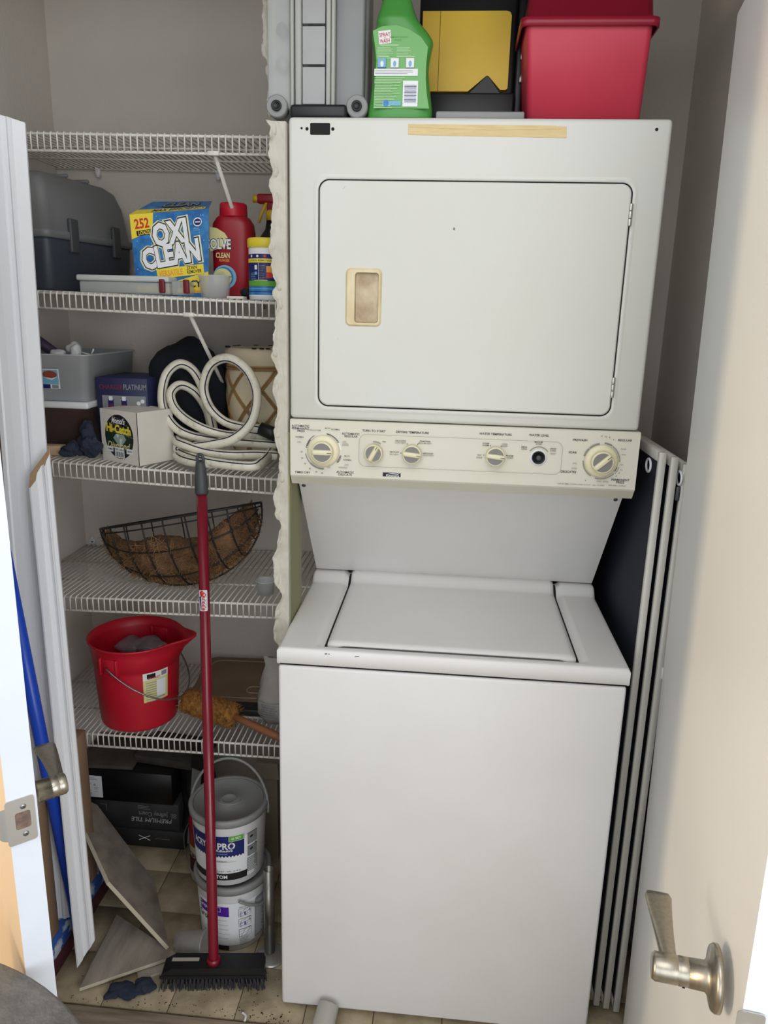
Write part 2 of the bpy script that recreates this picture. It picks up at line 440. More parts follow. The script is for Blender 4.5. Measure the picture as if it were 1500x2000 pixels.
# ---------------------------------------------------------------- doors
def door_slab(name, latch, hinge, side, hz=.90):
    """latch/hinge: inner-face corners; side +1 when the thickness lies to the left of latch->hinge seen from above"""
    L = V((*latch, 0)); H = V((*hinge, 0)); e = (H - L).normalized(); n = V((-e.y, e.x, 0)) * side   # n points from inner face through the thickness
    t = .035
    b = MB(); b.mat(doorw)
    q = [L, H, H + n * t, L + n * t]
    zs = (.012, 2.03)
    vb = [b.v(p + V((0, 0, zs[0]))) for p in q]; vt = [b.v(p + V((0, 0, zs[1]))) for p in q]
    b.f([vb[0], vb[1], vt[1], vt[0]], False); b.mat(M('tan_outer_face', (200, 176, 142), .5, c2=(190, 166, 132), ns=3)); b.f([vb[2], vb[3], vt[3], vt[2]], False); b.mat(doorw); b.f(vt); b.f(list(reversed(vb)))  # outer face in tan, inner face and edges white
    b.f([vb[1], vb[2], vt[2], vt[1]], False); b.mat(dooredge); b.f([vb[3], vb[0], vt[0], vt[3]], False)
    o = b.build(name); o['kind'] = 'structure'
    return o, L, e, n, t
def lever(dr, L, e, n, t, inner, z, hublen=.026):
    nn = -n if inner else n
    O = L + e * .062 + (V((0, 0, 0)) if inner else n * t) + V((0, 0, z))
    b = MB(); b.mat(nickel)
    b.lathe([(.0, 0), (.033, 0), (.033, .004), (.031, .007), (.020, .009), (.015, .013), (.0145, .03)], O, 36, nn)
    h = b.build('door_handle', None, dr)
    b = MB(); b.mat(nickel); b.lathe([(.0135, .024), (.0145, .0245), (.0145, .039), (.0138, .04), (.0145, .041), (.0145, .041 + hublen - .02), (.0125, .044 + hublen - .02), (0, .044 + hublen - .02)], O, 32, nn)
    b.mat(gap); b.lathe([(.0015, 0), (.0015, .0012)], O + nn * .034 + V((0, 0, -.0105)) - e * .0098, 10, (-e * .7 - V((0, 0, .7))))
    b.build('handle_hub', None, h)
    # paddle: starts at the hub end, sweeps toward the hinge and widens
    b = MB(); b.mat(nickel); rows = []
    up = V((0, 0, 1))
    for k in range(15):
        s_ = k / 14; c = O + nn * (.034 + hublen * .32 + .004 * math.sin(s_ * 1.7)) + e * (.008 + .098 * s_) + up * (.006 * math.sin(s_ * 2))
        w = .0085 + .0075 * s_ ** 1.3; th = .0055 * (1 - .72 * min(1, s_ * 1.5))
        if k == 14: w *= .8
        ring = []
        for a in range(16):
            an = 2 * PI * a / 16; ca, sa = math.cos(an), math.sin(an)
            ring.append(c + up * (math.copysign(abs(ca) ** .8, ca) * th) + nn * (math.copysign(abs(sa) ** .6, sa) * w))
        rows.append(ring)
    g = b.grid(rows, closed_v=True); b.f(g[-1], False); b.f(list(reversed(g[0])), False)
    b.build('handle_blade', None, h)
    return h
def strike(dr, L, e, n, t, z):
    O = L + n * (t / 2) + V((0, 0, z)); U = -n; W = V((0, 0, 1)); N = -e
    # U points to the inner face side
    b = MB(); b.mat(chrome)
    outer = rrect(-.020, -.032, .0145, .032, .004, 4); inner_ = rrect(-.0095, -.0115, .0085, .0125, .003, 4)
    P = lambda u, w, h: O + U * u + W * w + N * h
    lo = [b.v(P(u, w, .0)) for u, w in outer]; hi = [b.v(P(u, w, .0015)) for u, w in outer]; ih = [b.v(P(u, w, .0015)) for u, w in inner_]; il = [b.v(P(u, w, .0003)) for u, w in inner_]
    k = len(outer)
    for i in range(k):
        j = (i + 1) % k; b.f([lo[i], lo[j], hi[j], hi[i]], False); b.f([hi[i], hi[j], ih[j], ih[i]], False); b.f([ih[i], ih[j], il[j], il[i]], False)
    b.mat(M('brown_recess', (128, 104, 88), .8, c2=(70, 60, 56), ns=90, fac=.9)); b.f(il)  # recess floor in a darker brown than the plate
    # curved lip past the outer edge
    b.mat(chrome); rows = []
    for k2 in range(7):
        a = k2 / 6 * 1.3; u = -.0195 - .010 * math.sin(a); h = .0012 - .010 * (1 - math.cos(a))
        rows.append([P(u, w, h) for w in (-.024 + .004 * k2 / 6, -.008, .008, .024 - .004 * k2 / 6)])
    b.grid(rows)
    s_ = b.build('strike_plate', None, dr)
    for w in (-.020, .0195):
        b = MB(); b.mat(steel); b.lathe([(.0, .0022), (.003, .0022), (.0038, .0015)], P(.001, w, 0), 14, N); b.mat(gap); b.box(P(.001, w, .0024) - V((.0022, .0004, .0004)), P(.001, w, .0024) + V((.0022, .0004, .0004)))
        b.build('screw', None, s_)
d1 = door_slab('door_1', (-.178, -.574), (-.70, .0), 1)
lever(*d1, True, .93)
strike(*d1, .938)
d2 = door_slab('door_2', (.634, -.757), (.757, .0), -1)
d2[0].rotation_euler = (0, -.016, 0); d2[0].location.x += .010
lever(*d2, True, .905, .042)
b = MB(); b.mat(chrome); dr, L, e, n, t = d2
P0 = L + n * .0175 + V((0, 0, .905))
b.prism(rrect(-.0125, -.028, .0125, .028, .004, 4), .0012, P0, n, (0, 0, 1), -e); b.build('latch_plate', None, dr)
b = MB(); b.mat(nickel); b.lathe([(.008, 0), (.008, .008), (.002, .011)], P0, 16, -e); b.build('latch_bolt', None, dr)

# ================================================================ THE MACHINE
mc = thing('laundry_machine', (.345, .35, 0), 'white stacked washer with dryer above, old and scuffed, filling the closet alcove', 'washer dryer')
W = .69
b = MB(); b.mat(enam); b.box((.0, .134, 1.3595), (W, .68, 1.914), .008, 3); b.build('dryer_cabinet', None, mc)
Yd = .134
# door opening gap, door slab
dx0, dz0, dx1, dz1 = .057, 1.386, .632, 1.808
b = MB(); b.mat(gap); rs = [[(u, Yd - .0008, w) for u, w in rrect(dx0 + q, dz0 + q, dx1 - q, dz1 - q, .020, 8)] for q in (0, .012)]; b.grid(rs, closed_v=True, sm=False); b.build('door_gap', None, mc)
b = MB(); b.mat(enam)
def loops(mb, specs):
    rs = []
    for ins, y, r in specs:
        rs.append([(u, y, w) for u, w in rrect(dx0 + ins, dz0 + ins, dx1 - ins, dz1 - ins, r, 8)])
    g = mb.grid(rs, closed_v=True); mb.f(g[-1], False)
hx0, hz1 = 0.111, 1.651
hx1, hz0 = 0.181, 1.543
rs = []
for ins, y, r in [(.0028, Yd + .002, .018), (.0028, Yd - .0035, .018), (.0042, Yd - .0050, .017), (.006, Yd - .0055, .016)]:
    rs.append([(u, y, w) for u, w in rrect(dx0 + ins, dz0 + ins, dx1 - ins, dz1 - ins, r, 8)])
g = b.grid(rs, closed_v=True)
hl = [b.v((u, Yd - .0055, w)) for u, w in rrect(hx0 + .003, hz0 + .003, hx1 - .003, hz1 - .003, .008, 8)]
for k in range(len(hl)): b.f([g[-1][k], g[-1][(k + 1) % len(hl)], hl[(k + 1) % len(hl)], hl[k]], False)
dd = b.build('dryer_door', None, mc)
def badd(): pass
# soft pressed rim round the door
b = MB(); b.mat(enam); rs = []
for ins, y in ((-.0005, Yd - .0002), (-.002, Yd - .0014), (-.005, Yd - .0016), (-.009, Yd - .0003)):
    rs.append([(u, y, w) for u, w in rrect(dx0 + ins, dz0 + ins, dx1 - ins, dz1 - ins, .022, 8)])
b.grid(rs, closed_v=True); b.build('door_rim', None, mc)
# door pull
yh = Yd - .0056
hx0, hz1 = 0.111, 1.651
hx1, hz0 = 0.181, 1.543
cupm = M('stained_pull_pocket', (206, 190, 160), .5, c2=(150, 122, 84), ns=30, fac=.8)
creamh = M('yellowed_pull', (226, 214, 178), .4, c2=(200, 178, 126), ns=26, fac=.8, stretch=(1, 1, .6))
b = MB(); b.mat(creamh)
o_ = rrect(hx0, hz0, hx1, hz1, .010, 6); i0 = rrect(hx0 + .0035, hz0 + .0035, hx1 - .0035, hz1 - .0035, .008, 6); i1 = rrect(hx0 + .018, hz0 + .007, hx1 - .006, hz1 - .008, .006, 6); i2 = rrect(hx0 + .0195, hz0 + .009, hx1 - .007, hz1 - .010, .005, 6)
rs = [[(u, yh, w) for u, w in o_], [(u, yh - .003, w) for u, w in i0], [(u, yh - .003, w) for u, w in i1]]
b.grid(rs, closed_v=True, sm=False)
b.mat(cupm); g = b.grid([[(u, yh - .003, w) for u, w in i1], [(u, yh + .0050, w) for u, w in i2]], closed_v=True, sm=False); b.f(g[-1], False)
b.build('door_pull', None, dd)
for (hx, hz) in ((0.634, 1.753), (0.631, 1.442)):
    b = MB(); b.mat(chrome); zz = hz - .019
    for k in range(3): b.lathe([(.0035, 0), (.004, .001), (.004, .0115), (.0035, .0125)], (dx1 - .0015, Yd - .004, zz + k * .013), 12)
    b.box((dx1 - .004, Yd - .003, zz), (dx1 + .001, Yd, zz + .038)); b.build('hinge', None, mc)
# holes where a badge once sat, tape, right screw hole
def dot(name, px, pz, r, m=gap):
    b = MB(); b.mat(m); b.lathe([(r, 0), (r * .9, .0006)], (px, Yd + .0002, pz), 16, (0, -1, 0)); b.build(name, None, mc)
b = MB(); b.mat(gap); b.prism(rrect(0.041, 1.883, 0.078, 1.903, .002, 3), .0008, (0, Yd - .0006, 0), D=(0, 1, 0)); b.build('badge_hole', None, mc)
dot('screw_hole', 0.025, 1.894, .0022); dot('screw_hole', 0.035, 1.893, .0032)
dot('screw_hole', 0.083, 1.893, .0032); dot('screw_hole', 0.662, 1.896, .003)
b = MB(); b.mat(tapem)
tp = [(0.221, 1.902), (0.505, 1.900), (0.506, 1.881), (0.221, 1.884)]
b.prism(tp, .0006, (0, Yd - .0005, 0), D=(0, 1, 0))
tp = [(0.221, 1.902), (0.485, 1.901), (0.495, 1.895), (0.372, 1.893), (0.221, 1.897)]
b.prism(tp, .0006, (0, Yd - .0010, 0), D=(0, 1, 0))
tag(b.build('tape_strip', None, mc), 'yellowed masking tape strip')
# scuffs
sc_m = M('enamel_scuff', (150, 148, 140), .6)
Pf = Print(plane((0, Yd - .0055, 0), (1, 0, 0), (0, 0, 1), (0, -1, 0)))
Pf.ell(0.313, 1.724, .0022, .0026, inkg, 10).rect(0.106, 1.793, .006, .0005, sc_m, .9)
Pf.rect(0.097, 1.519, .003, .0005, sc_m, 1.2)
Pf.build('scuff_mark', dd)['kind'] = 'stuff'
# console
zc1, zc0 = 1.357, 1.243
b = MB(); b.mat(consm)
prof = [(.20, 1.215), (.145, 1.222), (.131, zc0 - .003), (.128, zc0 + .001), (.1285, zc1 - .001), (.131, zc1 + .001), (.20, zc1 + .001)]
for i in range(len(prof) - 1):
    (ya, za), (yb, zb) = prof[i], prof[i + 1]
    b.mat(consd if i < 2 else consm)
    b.f([b.v((.0015, ya, za)), b.v((W + .003, ya, za)), b.v((W + .003, yb, zb)), b.v((.0015, yb, zb))], False)
b.mat(consm)
for x in (.0015, W + .003): b.f([b.v((x, y, z)) for y, z in prof], False)
cp = b.build('control_panel', None, mc)
C = Print(plane((0, .1282, 0), (1, 0, 0), (0, 0, 1), (0, -1, 0)))
def T(t, x, z, size, m=ink, bold=.012, w=None): C.text(t, x, z, size, m, bold, w)
yq = 0
LBL = [
 ('AUTOMATIC', (0.023, 1.345), .0062), ('PERMANENT', (0.023, 1.340), .0062), ('PRESS', (0.024, 1.335), .0062),
 ('AUTOMATIC', (0.125, 1.333), .0062), ('REGULAR', (0.126, 1.328), .0062), ('AUTOMATIC', (0.115, 1.254), .0062), ('DELICATE', (0.115, 1.249), .0062),
 ('TIMED DRY', (0.027, 1.250), .0062), ('TURN TO START', (0.172, 1.341), .0062), ('DRYING TEMPERATURE', (0.249, 1.341), .0062),
 ('WATER TEMPERATURE', (0.413, 1.344), .0062), ('WATER LEVEL', (0.498, 1.345), .0062),
 ('PREWASH', (0.578, 1.339), .0062), ('REGULAR', (0.664, 1.342), .0062), ('SOAK', (0.566, 1.314), .0062), ('DELICATES', (0.561, 1.275), .0062),
 ('PERMANENT', (0.663, 1.263), .0062), ('PRESS', (0.663, 1.258), .0062)]
for t, p, s_ in LBL: T(t, p[0], p[1], s_)
SM = [('ON', (0.193, 1.320)), ('DELICATES', (0.226, 1.323)), ('LOW HEAT', (0.226, 1.319)), ('PERM PRESS', (0.275, 1.324)), ('MEDIUM HEAT', (0.275, 1.320)),
 ('AIR FLUFF', (0.214, 1.300)), ('NO HEAT', (0.214, 1.295)), ('REGULAR', (0.283, 1.300)), ('HIGH HEAT', (0.283, 1.296)),
 ('WARM', (0.395, 1.325)), ('WARM', (0.395, 1.321)), ('COLD', (0.432, 1.325)), ('COLD', (0.432, 1.321)), ('HOT', (0.384, 1.301)), ('COLD', (0.384, 1.296)),
 ('WARM', (0.444, 1.302)), ('COLD', (0.445, 1.298)), ('SMALL', (0.471, 1.321)), ('LOAD', (0.471, 1.317)), ('MEDIUM', (0.498, 1.332)), ('LOAD', (0.499, 1.328)),
 ('LARGE', (0.527, 1.320)), ('LOAD', (0.527, 1.316)), ('RESET', (0.528, 1.310)), ('NORMAL', (0.095, 1.341)), ('NORMAL', (0.022, 1.323)), ('NORMAL', (0.120, 1.280)),
 ('LESS', (0.021, 1.313)), ('MORE', (0.079, 1.343)), ('WRINKLE REM', (0.051, 1.338)), ('LESS', (0.113, 1.317)), ('LESS', (0.118, 1.270)), ('WRINKLE', (0.110, 1.264)), ('MORE', (0.119, 1.288)), ('COOL', (0.115, 1.313)), ('DOWN', (0.115, 1.310)),
 ('10', (0.026, 1.293)), ('20', (0.027, 1.280)), ('30', (0.033, 1.269)), ('40', (0.043, 1.259)), ('50', (0.056, 1.253)), ('60', (0.068, 1.251)),
 ('16', (0.618, 1.349)), ('12', (0.626, 1.348)), ('8', (0.633, 1.347)), ('4', (0.641, 1.343)), ('RINSE', (0.662, 1.325)), ('SPIN', (0.663, 1.314)),
 ('12', (0.662, 1.284)), ('8', (0.658, 1.277)), ('4', (0.653, 1.271)), ('RINSE', (0.634, 1.259)), ('SPIN', (0.621, 1.259)), ('SPIN', (0.571, 1.293)), ('RINSE', (0.571, 1.283)), ('6', (0.595, 1.260)), ('OFF', (0.661, 1.294)), ('OFF', (0.082, 1.263))]
for t, p in SM: T(t, p[0], p[1], .0042, inkg if t in ('LESS', 'MORE', 'RINSE', 'SPIN', 'COOL', 'DOWN', 'OFF', 'WRINKLE REM', 'WRINKLE', 'LOW HEAT', 'MEDIUM HEAT', 'NO HEAT', 'HIGH HEAT', 'RESET') else ink, .008)
T('PUSH IN TIMER CONTROL KNOB TO STOP', 0.573, 1.251, .0033, ink, 0.004); T('PULL TO START', 0.621, 1.251, .0033, ink, 0.004); T('SPIN SPEED CONTROL', 0.657, 1.252, .0033, ink, 0.004)
# outlined control field
def outline(P, pts, th, m):
    for i in range(len(pts)):
        a = V((*pts[i], 0)); c = V((*pts[(i + 1) % len(pts)], 0)); d = c - a
        if d.length > 1e-6: P.rect((a.x + c.x) / 2, (a.y + c.y) / 2, d.length + th * .5, th, m, math.atan2(d.y, d.x)); P.k -= 1
    P.k += 1
fx0, fx1 = 0.143, 0.545; fz1 = 1.334; fz0 = 1.269
outline(C, rrect(fx0, fz0, fx1, fz1, .014, 6), .0006, inkg)
C.build('printed_lettering', cp)
K = [(0.070, 1.296), (0.173, 1.297), (0.250, 1.298), (0.415, 1.301), (0.500, 1.301), (0.622, 1.299)]
C = Print(plane((0, .1280, 0), (1, 0, 0), (0, 0, 1), (0, -1, 0)))
def arc(k, r0, r1, a0, a1, m, n=20): C.ell(K[k][0], K[k][1], r1, r1, m, n, r0 / r1, math.radians(a0), math.radians(a1))
arc(0, .0345, .0368, 5, 70, pwhite); arc(0, .0345, .0356, 30, 80, ink); arc(0, .0362, .0370, 30, 80, ink)
for a in range(32, 80, 6): arc(0, .0345, .037, a, a + 1.2, ink, 2)
arc(0, .0335, .0345, 140, 165, ink); arc(0, .0355, .0364, 120, 170, ink, 10)
for a in range(142, 172, 7): arc(0, .0338, .0365, a, a + 1.2, ink, 2)
arc(0, .035, .0385, 225, 272, inkg); arc(0, .036, .0378, 190, 226, inkg); arc(0, .0345, .0355, -38, -15, ink); arc(0, .037, .0378, -38, -12, ink)
for a in range(-38, -12, 6): arc(0, .0345, .0378, a, a + 1.2, ink, 2)
arc(1, .0215, .0235, 55, 95, inkg); arc(4, .0205, .0222, 35, 145, inkg)
arc(5, .033, .0365, 100, 135, inkg); arc(5, .033, .0365, 137, 165, inkg); arc(5, .0345, .0365, 0, 58, inkg); arc(5, .035, .036, 60, 85, ink); arc(5, .037, .0376, 60, 85, ink)
for a in range(62, 86, 5): arc(5, .0355, .0375, a, a + 1, ink, 2)
arc(5, .034, .0358, 180, 240, inkg); arc(5, .0345, .0362, 255, 318, inkg); arc(5, .033, .034, 325, 342, ink); arc(5, .0365, .0372, 320, 345, ink)
for k in (2, 3):
    for a in (5, 62, 118, 178): C.ell(K[k][0] + .0225 * math.cos(math.radians(a)), K[k][1] + .0225 * math.sin(math.radians(a)), .001, .001, ink, 8)
C.build('dial_scale', cp)['kind'] = 'stuff'
# badge
C = Print(plane((0, .1282, 0), (1, 0, 0), (0, 0, 1), (0, -1, 0)))
bx, bz = 0.21, 1.253
C.rect(bx, bz, .0365, .0085, ink); C.text('Kenmore', bx + .002, bz - .0018, .0062, pwhite, .02, .026)
C.poly([(bx - .010, bz + .0005), (bx + .0, bz + .003), (bx + .012, bz + .0022), (bx + .017, bz + .0040), (bx + .013, bz + .0008), (bx, bz + .0014)], pwhite)
C.build('maker_badge', cp)
def knob(k, R, grip_ang, skirt=None, big=False):
    x, z = K[k]; y = .128
    b = MB(); b.mat(cream)
    if big:
        b.lathe([(R, 0), (R, .003), (R - .003, .007), (R * .66, .009), (R * .64, .0085)], (x, y, z), 48, (0, -1, 0))
        r2 = R * .66
        b.lathe([(r2, .008), (r2, .020), (r2 - .0025, .022), (r2 - .003, .0205), (0, .0205)], (x, y, z), 40, (0, -1, 0))
    else:
        r2 = R
        b.lathe([(r2, 0), (r2, .015), (r2 - .0022, .0175), (r2 - .003, .016), (0, .016)], (x, y, z), 36, (0, -1, 0))
    kn = b.build('knob', None, mc)
    h = .0206 if big else .0161; GH = .0042
    ca, sa = math.cos(grip_ang), math.sin(grip_ang); U = V((ca, 0, sa)); Wv = V((-sa, 0, ca))
    gw = r2 * .24
    b = MB(); b.mat(greyins)
    for sgn in (1, -1):
        pts = []
        rr = r2 - .0022; a0 = math.asin(min(1, (gw + .0008) / rr))
        for i in range(13): a = a0 + (PI - 2 * a0) * i / 12; pts.append((rr * math.cos(a), sgn * rr * math.sin(a)))
        b.prism(pts, .0008, V((x, y - h - .0008, z)), U, Wv, (0, 1, 0))
    b.build('grey_insert', None, kn)
    b = MB(); b.mat(cream); rows = []
    for i in range(9):
        t = -1 + 2 * i / 8; L_ = (r2 - .001) * t; wv = gw * (1 - .15 * abs(t) ** 3)
        hh = h + GH - .0008 * abs(t)
        rows.append([V((x, y, z)) + U * L_ + Wv * a + V((0, -c_, 0)) for a, c_ in ((-wv, h), (-wv, hh - .0015), (-wv + .0015, hh), (wv - .0015, hh), (wv, hh - .0015), (wv, h))])
    g = b.grid(rows); b.f(g[0], False); b.f(g[-1], False)
    b.build('grip', None, kn)
    b = MB(); b.mat(ink); p = V((x, y - h - GH - .0003, z)) + U * (r2 * .72)
    b.prism([(-r2 * .22, -.0005), (r2 * .2, -.0005), (r2 * .2, .0005), (-r2 * .22, .0005)], .0004, p, U, Wv, (0, -1, 0)); b.build('pointer_line', None, kn)
knob(0, .0325, 0.0, big=True); knob(1, .0182, math.radians(62)); knob(2, .0188, math.radians(-6)); knob(3, .0188, math.radians(-6)); knob(5, .0325, math.radians(42), big=True)
x, z = K[4]; b = MB(); b.mat(white); b.lathe([(.0165, 0), (.0165, .0015), (.0145, .002)], (x, .128, z), 32, (0, -1, 0)); kn = b.build('knob_socket', None, mc)
b = MB(); b.mat(black); b.lathe([(.013, .001), (.013, .0045), (.0115, .005), (.0105, .0025), (0, .0025)], (x, .128, z), 32, (0, -1, 0)); b.mat(dgrey); b.lathe([(.005, .0025), (.005, .008), (.003, .009), (0, .009)], (x, .128, z), 12, (0, -1, 0)); b.build('bare_shaft', None, kn)
# slanted panel and its screws
pt = (.20, 1.2165); pb = (.425, .940)
b = MB(); b.mat(enam2)
x0, x1 = .004, W - .001
q = [(x0, *pt), (x1, *pt), (x1, *pb), (x0, *pb)]
b.hexa([q[0], q[1], (x1, .68, 1.2165), (x0, .68, 1.2165)], [q[3], q[2], (x1, .68, .92), (x0, .68, .92)])
b.build('slanted_panel', None, mc)
nrm = V((0, -(pt[1] - pb[1]), -(pb[0] - pt[0]))).normalized()
for (sx,) in ((.0135,), (W - .0135,)):
    b = MB(); b.mat(dgrey); p = V((sx, .2105, 1.2035)); b.lathe([(.0045, 0), (.0042, .0015), (.0015, .002)], p, 16, nrm); b.build('screw', None, mc)
b = MB(); b.mat(enam2); b.box((.06, .55, .9), (.63, .68, 1.37)); b.build('rear_support', None, mc)
# washer deck with lid recess
lx0, lx1, ly0 = .090, .600, .034
def hfun(x, y):
    z = .917
    if y > .385: t = min(1, (y - .385) / .03); z += .020 * (t * t * (3 - 2 * t))
    return z
def recess(x, y):
    e_ = min(x - (lx0 - .014), (lx1 + .014) - x, y - (ly0 - .016)); t = max(0, min(1, e_ / .012)); return -.009 * t * t * (3 - 2 * t)
b = MB(); b.mat(enam2); NX, NY = 110, 90; xs = [.006 + (W - .008) * i / NX for i in range(NX + 1)]; ys = [.006 + .434 * j / NY for j in range(NY + 1)]
rows = [[(x, y, hfun(x, y) + recess(x, y)) for x in xs] for y in ys]
rows.insert(0, [(x, .0025, .9155) for x in xs]); rows.insert(0, [(x, .0, .911) for x in xs]); rows.insert(0, [(x, .0, .885) for x in xs]); rows.insert(0, [(x, .003, .883) for x in xs])
rows = [[(-.0005, p[0][1], p[0][2] - .005 if 3 < i else min(p[0][2], .911)), (.002, p[0][1], p[0][2] - .0015)] + list(p) + [(W + .001, p[0][1], p[0][2] - .0015), (W + .003, p[0][1], p[0][2] - .005 if 3 < i else min(p[0][2], .911))] for i, p in enumerate(rows)]
g = b.grid(rows)
for side in (0, -1):
    for i in range(3, len(g) - 1):
        a, c_ = g[i][side], g[i + 1][side]
        b.f([a, c_, b.v((c_.co.x, c_.co.y, .884)), b.v((a.co.x, a.co.y, .884))], False)
b.box((.001, .01, .8835), (W + .001, .44, .9)); b.build('washer_deck', None, mc)
# lid
b = MB(); b.mat(enam2)
NX, NY = 60, 60; rows = []
la, lb = lx0 + .0062, lx1 - .0062
for j in range(NY + 1):
    y = ly0 + (.438 - ly0) * j / NY; row = []
    for i in range(NX + 1):
        s_ = i / NX; x = la + (lb - la) * s_
        d = min(x - la, lb - x); yy = y
        if j < 3: yy = y + .004 * max(0, 1 - d / .012)      # rounded corners
        rnd = min(1, min(d, (y - ly0)) / .006); row.append((x, yy, hfun(x, yy) + .004 - .004 * (1 - rnd) ** 2))
    rows.append(row)
# front lip: low at the two corners, raised scoop between them
def lipdrop(s_): 
    c_ = min(1, max(0, (min(s_, 1 - s_) - .025) / .05)); return .012 - .006 * c_ * c_ * (3 - 2 * c_)
rows.insert(0, [(p[0], p[1] - .002, p[2] - .003) for p in rows[0]])
rows.insert(0, [(p[0], p[1] + .001, .920 - lipdrop(i / NX)) for i, p in enumerate(rows[0])])
rows.insert(0, [(p[0], p[1] + .012, .920 - lipdrop(i / NX) + .001) for i, p in enumerate(rows[0])])
rows = [[(r_[0][0] - .0004, r_[0][1], r_[0][2] - .008)] + r_ + [(r_[-1][0] + .0004, r_[-1][1], r_[-1][2] - .008)] for r_ in rows]
b.grid(rows); b.build('washer_lid', None, mc)
for (xa, xb_) in ((lx0 - .0005, la + .001), (lb - .001, lx1 + .0005)):
    b = MB(); b.mat(gap); rows = [[(xa, y, hfun(xa, y) - .0083), (xb_, y, hfun(xb_, y) - .0083)] for y in [ly0 + (.43 - ly0) * k / 40 for k in range(41)]]; b.grid(rows); b.build('lid_gap', None, mc)
Pf = Print(plane((0, 0, .917), (1, 0, 0), (0, 1, 0), (0, 0, 1)))
Pf = Print(plane((0, -.0002, 0), (1, 0, 0), (0, 0, 1), (0, -1, 0)))
for (cx, cz, w_, h_) in ((0.099, .9105, .005, .002), (0.105, .9105, .003, .0015), (0.161, .909, .009, .001)): Pf.rect(cx, cz, w_, h_, gap, .15)
Pf.build('paint_chip', mc)['kind'] = 'stuff'
# washer body
b = MB(); b.mat(enam2); b.box((.001, .0015, .028), (W + .0, .66, .8785), .007, 3); b.mat(gap); b.box((.004, .006, .8785), (W - .003, .43, .884)); b.build('washer_cabinet', None, mc)
for fx in (.05, W - .05):
    b = MB(); b.mat(dgrey); b.lathe([(.018, 0), (.018, .008), (.007, .010), (.007, .03)], (fx, .05, 0), 16); b.build('levelling_foot', None, mc)
    b = MB(); b.mat(dgrey); b.lathe([(.018, 0), (.018, .008), (.007, .010), (.007, .03)], (fx, .6, 0), 16); b.build('levelling_foot', None, mc)

# ================================================================ WIRE SHELVES
X0, X1, YF, YR = -.733, -.006, .272, .685
def shelf(name, zl, zr, label, brace=None, x1=X1):
    lip = .036
    Z = lambda x: zl + (zr - zl) * (x - X0) / (X1 - X0)
    t = thing('wire_shelf', ((X0 + x1) / 2, (YF + YR) / 2, Z(-.36) - lip), label, 'shelf', 'white wire shelves in the closet')
    b = MB(); n = int((x1 - X0) / .01425)
    for i in range(n + 1):
        x = X0 + .004 + i * .01425; z = Z(x)
        if x > x1: break
        b.tube([(x, YR, z), (x, YF + .003, z), (x, YF, z - .003), (x, YF, z - lip)], .0018, 5)
    o = b.build('deck_wires', wirem, t); o['kind'] = 'stuff'
    for (y, dz, r) in ((YF + .004, -.0035, .0030), (YF + .003, -lip, .0030)):
        b = MB(); b.tube([(X0, y, Z(X0) + dz), (x1, y, Z(x1) + dz)], r, 8); b.build('front_rail', wirem, t)
    for y in (YF + .13, YF + .27, YR - .004):
        b = MB(); b.tube([(X0, y, Z(X0) - .0035), (x1, y, Z(x1) - .0035)], .0026, 6); b.build('cross_rod', wirem, t)
    for bx in ([brace] if brace else []):
        z = Z(bx); b = MB(); b.tube([(bx, YF + .006, z - lip + .002), (bx, YR, z - lip - .30)], .0045, 8)
        b.box((bx - .012, YF - .003, z - lip - .004), (bx + .012, YF + .008, z - lip + .005), .001, 1); b.build('support_brace', wirem, t)
    for bx in (-.62, -.30):
        b = MB(); b.box((bx - .006, YR - .010, Z(bx) - .020), (bx + .006, YR + .004, Z(bx) + .003), .002, 1); b.tube([(bx, YR - .006, Z(bx) - .005), (bx, YR - .006, Z(bx) - .024)], .005, 8); b.build('wall_clip', white, t)
    return t
s1 = shelf('s', 1.916, 1.91, 'topmost white wire shelf, empty, seen from below', -.185)
s2 = shelf('s', 1.6, 1.586, 'white wire shelf under the grey toolbox and stain remover carton', -.25)
s3 = shelf('s', 1.224, 1.2, 'slightly sagging white wire shelf under the coiled hose and white box')
s4 = shelf('s', 0.883, 0.9, 'white wire shelf under the hanging basket of coconut fibre')
s5 = shelf('s', 0.516, 0.523, 'lowest white wire shelf, under the red bucket')
Z2, Z3, Z4, Z5 = 1.5985, 1.214, .8955, .527
def shz(zl, zr, x): return zl + (zr - zl) * (x - X0) / (X1 - X0) + .0017
S2 = lambda x: shz(1.6, 1.586, x)
S3 = lambda x: shz(1.224, 1.2, x)
S4 = lambda x: shz(0.883, 0.9, x)
S5 = lambda x: shz(0.516, 0.523, x)
def quad(BL, BR, TL, TR, N):
    BL, BR, TL, TR = map(V, (BL, BR, TL, TR)); w = (BR - BL).length; hh = (TL - BL).length; N = V(N).normalized()
    def fn(u, v, h):
        a, c = u / w, v / hh; return BL * (1 - a) * (1 - c) + BR * a * (1 - c) + TL * (1 - a) * c + TR * a * c + N * h
    return fn, w, hh
def otxt(P, t, u, v, size, width=None, rot=0.0, face=None, rim=None, b=.02, ob=.07, shear=0.0):
    P.text(t, u, v, size, rim or pblack, ob, width and width * 1.06, rot, shear=shear); P.text(t, u, v, size, face or pwhite, b, width, rot, shear=shear)

# ================================================================ ON THE DRYER
ZT = 1.9145
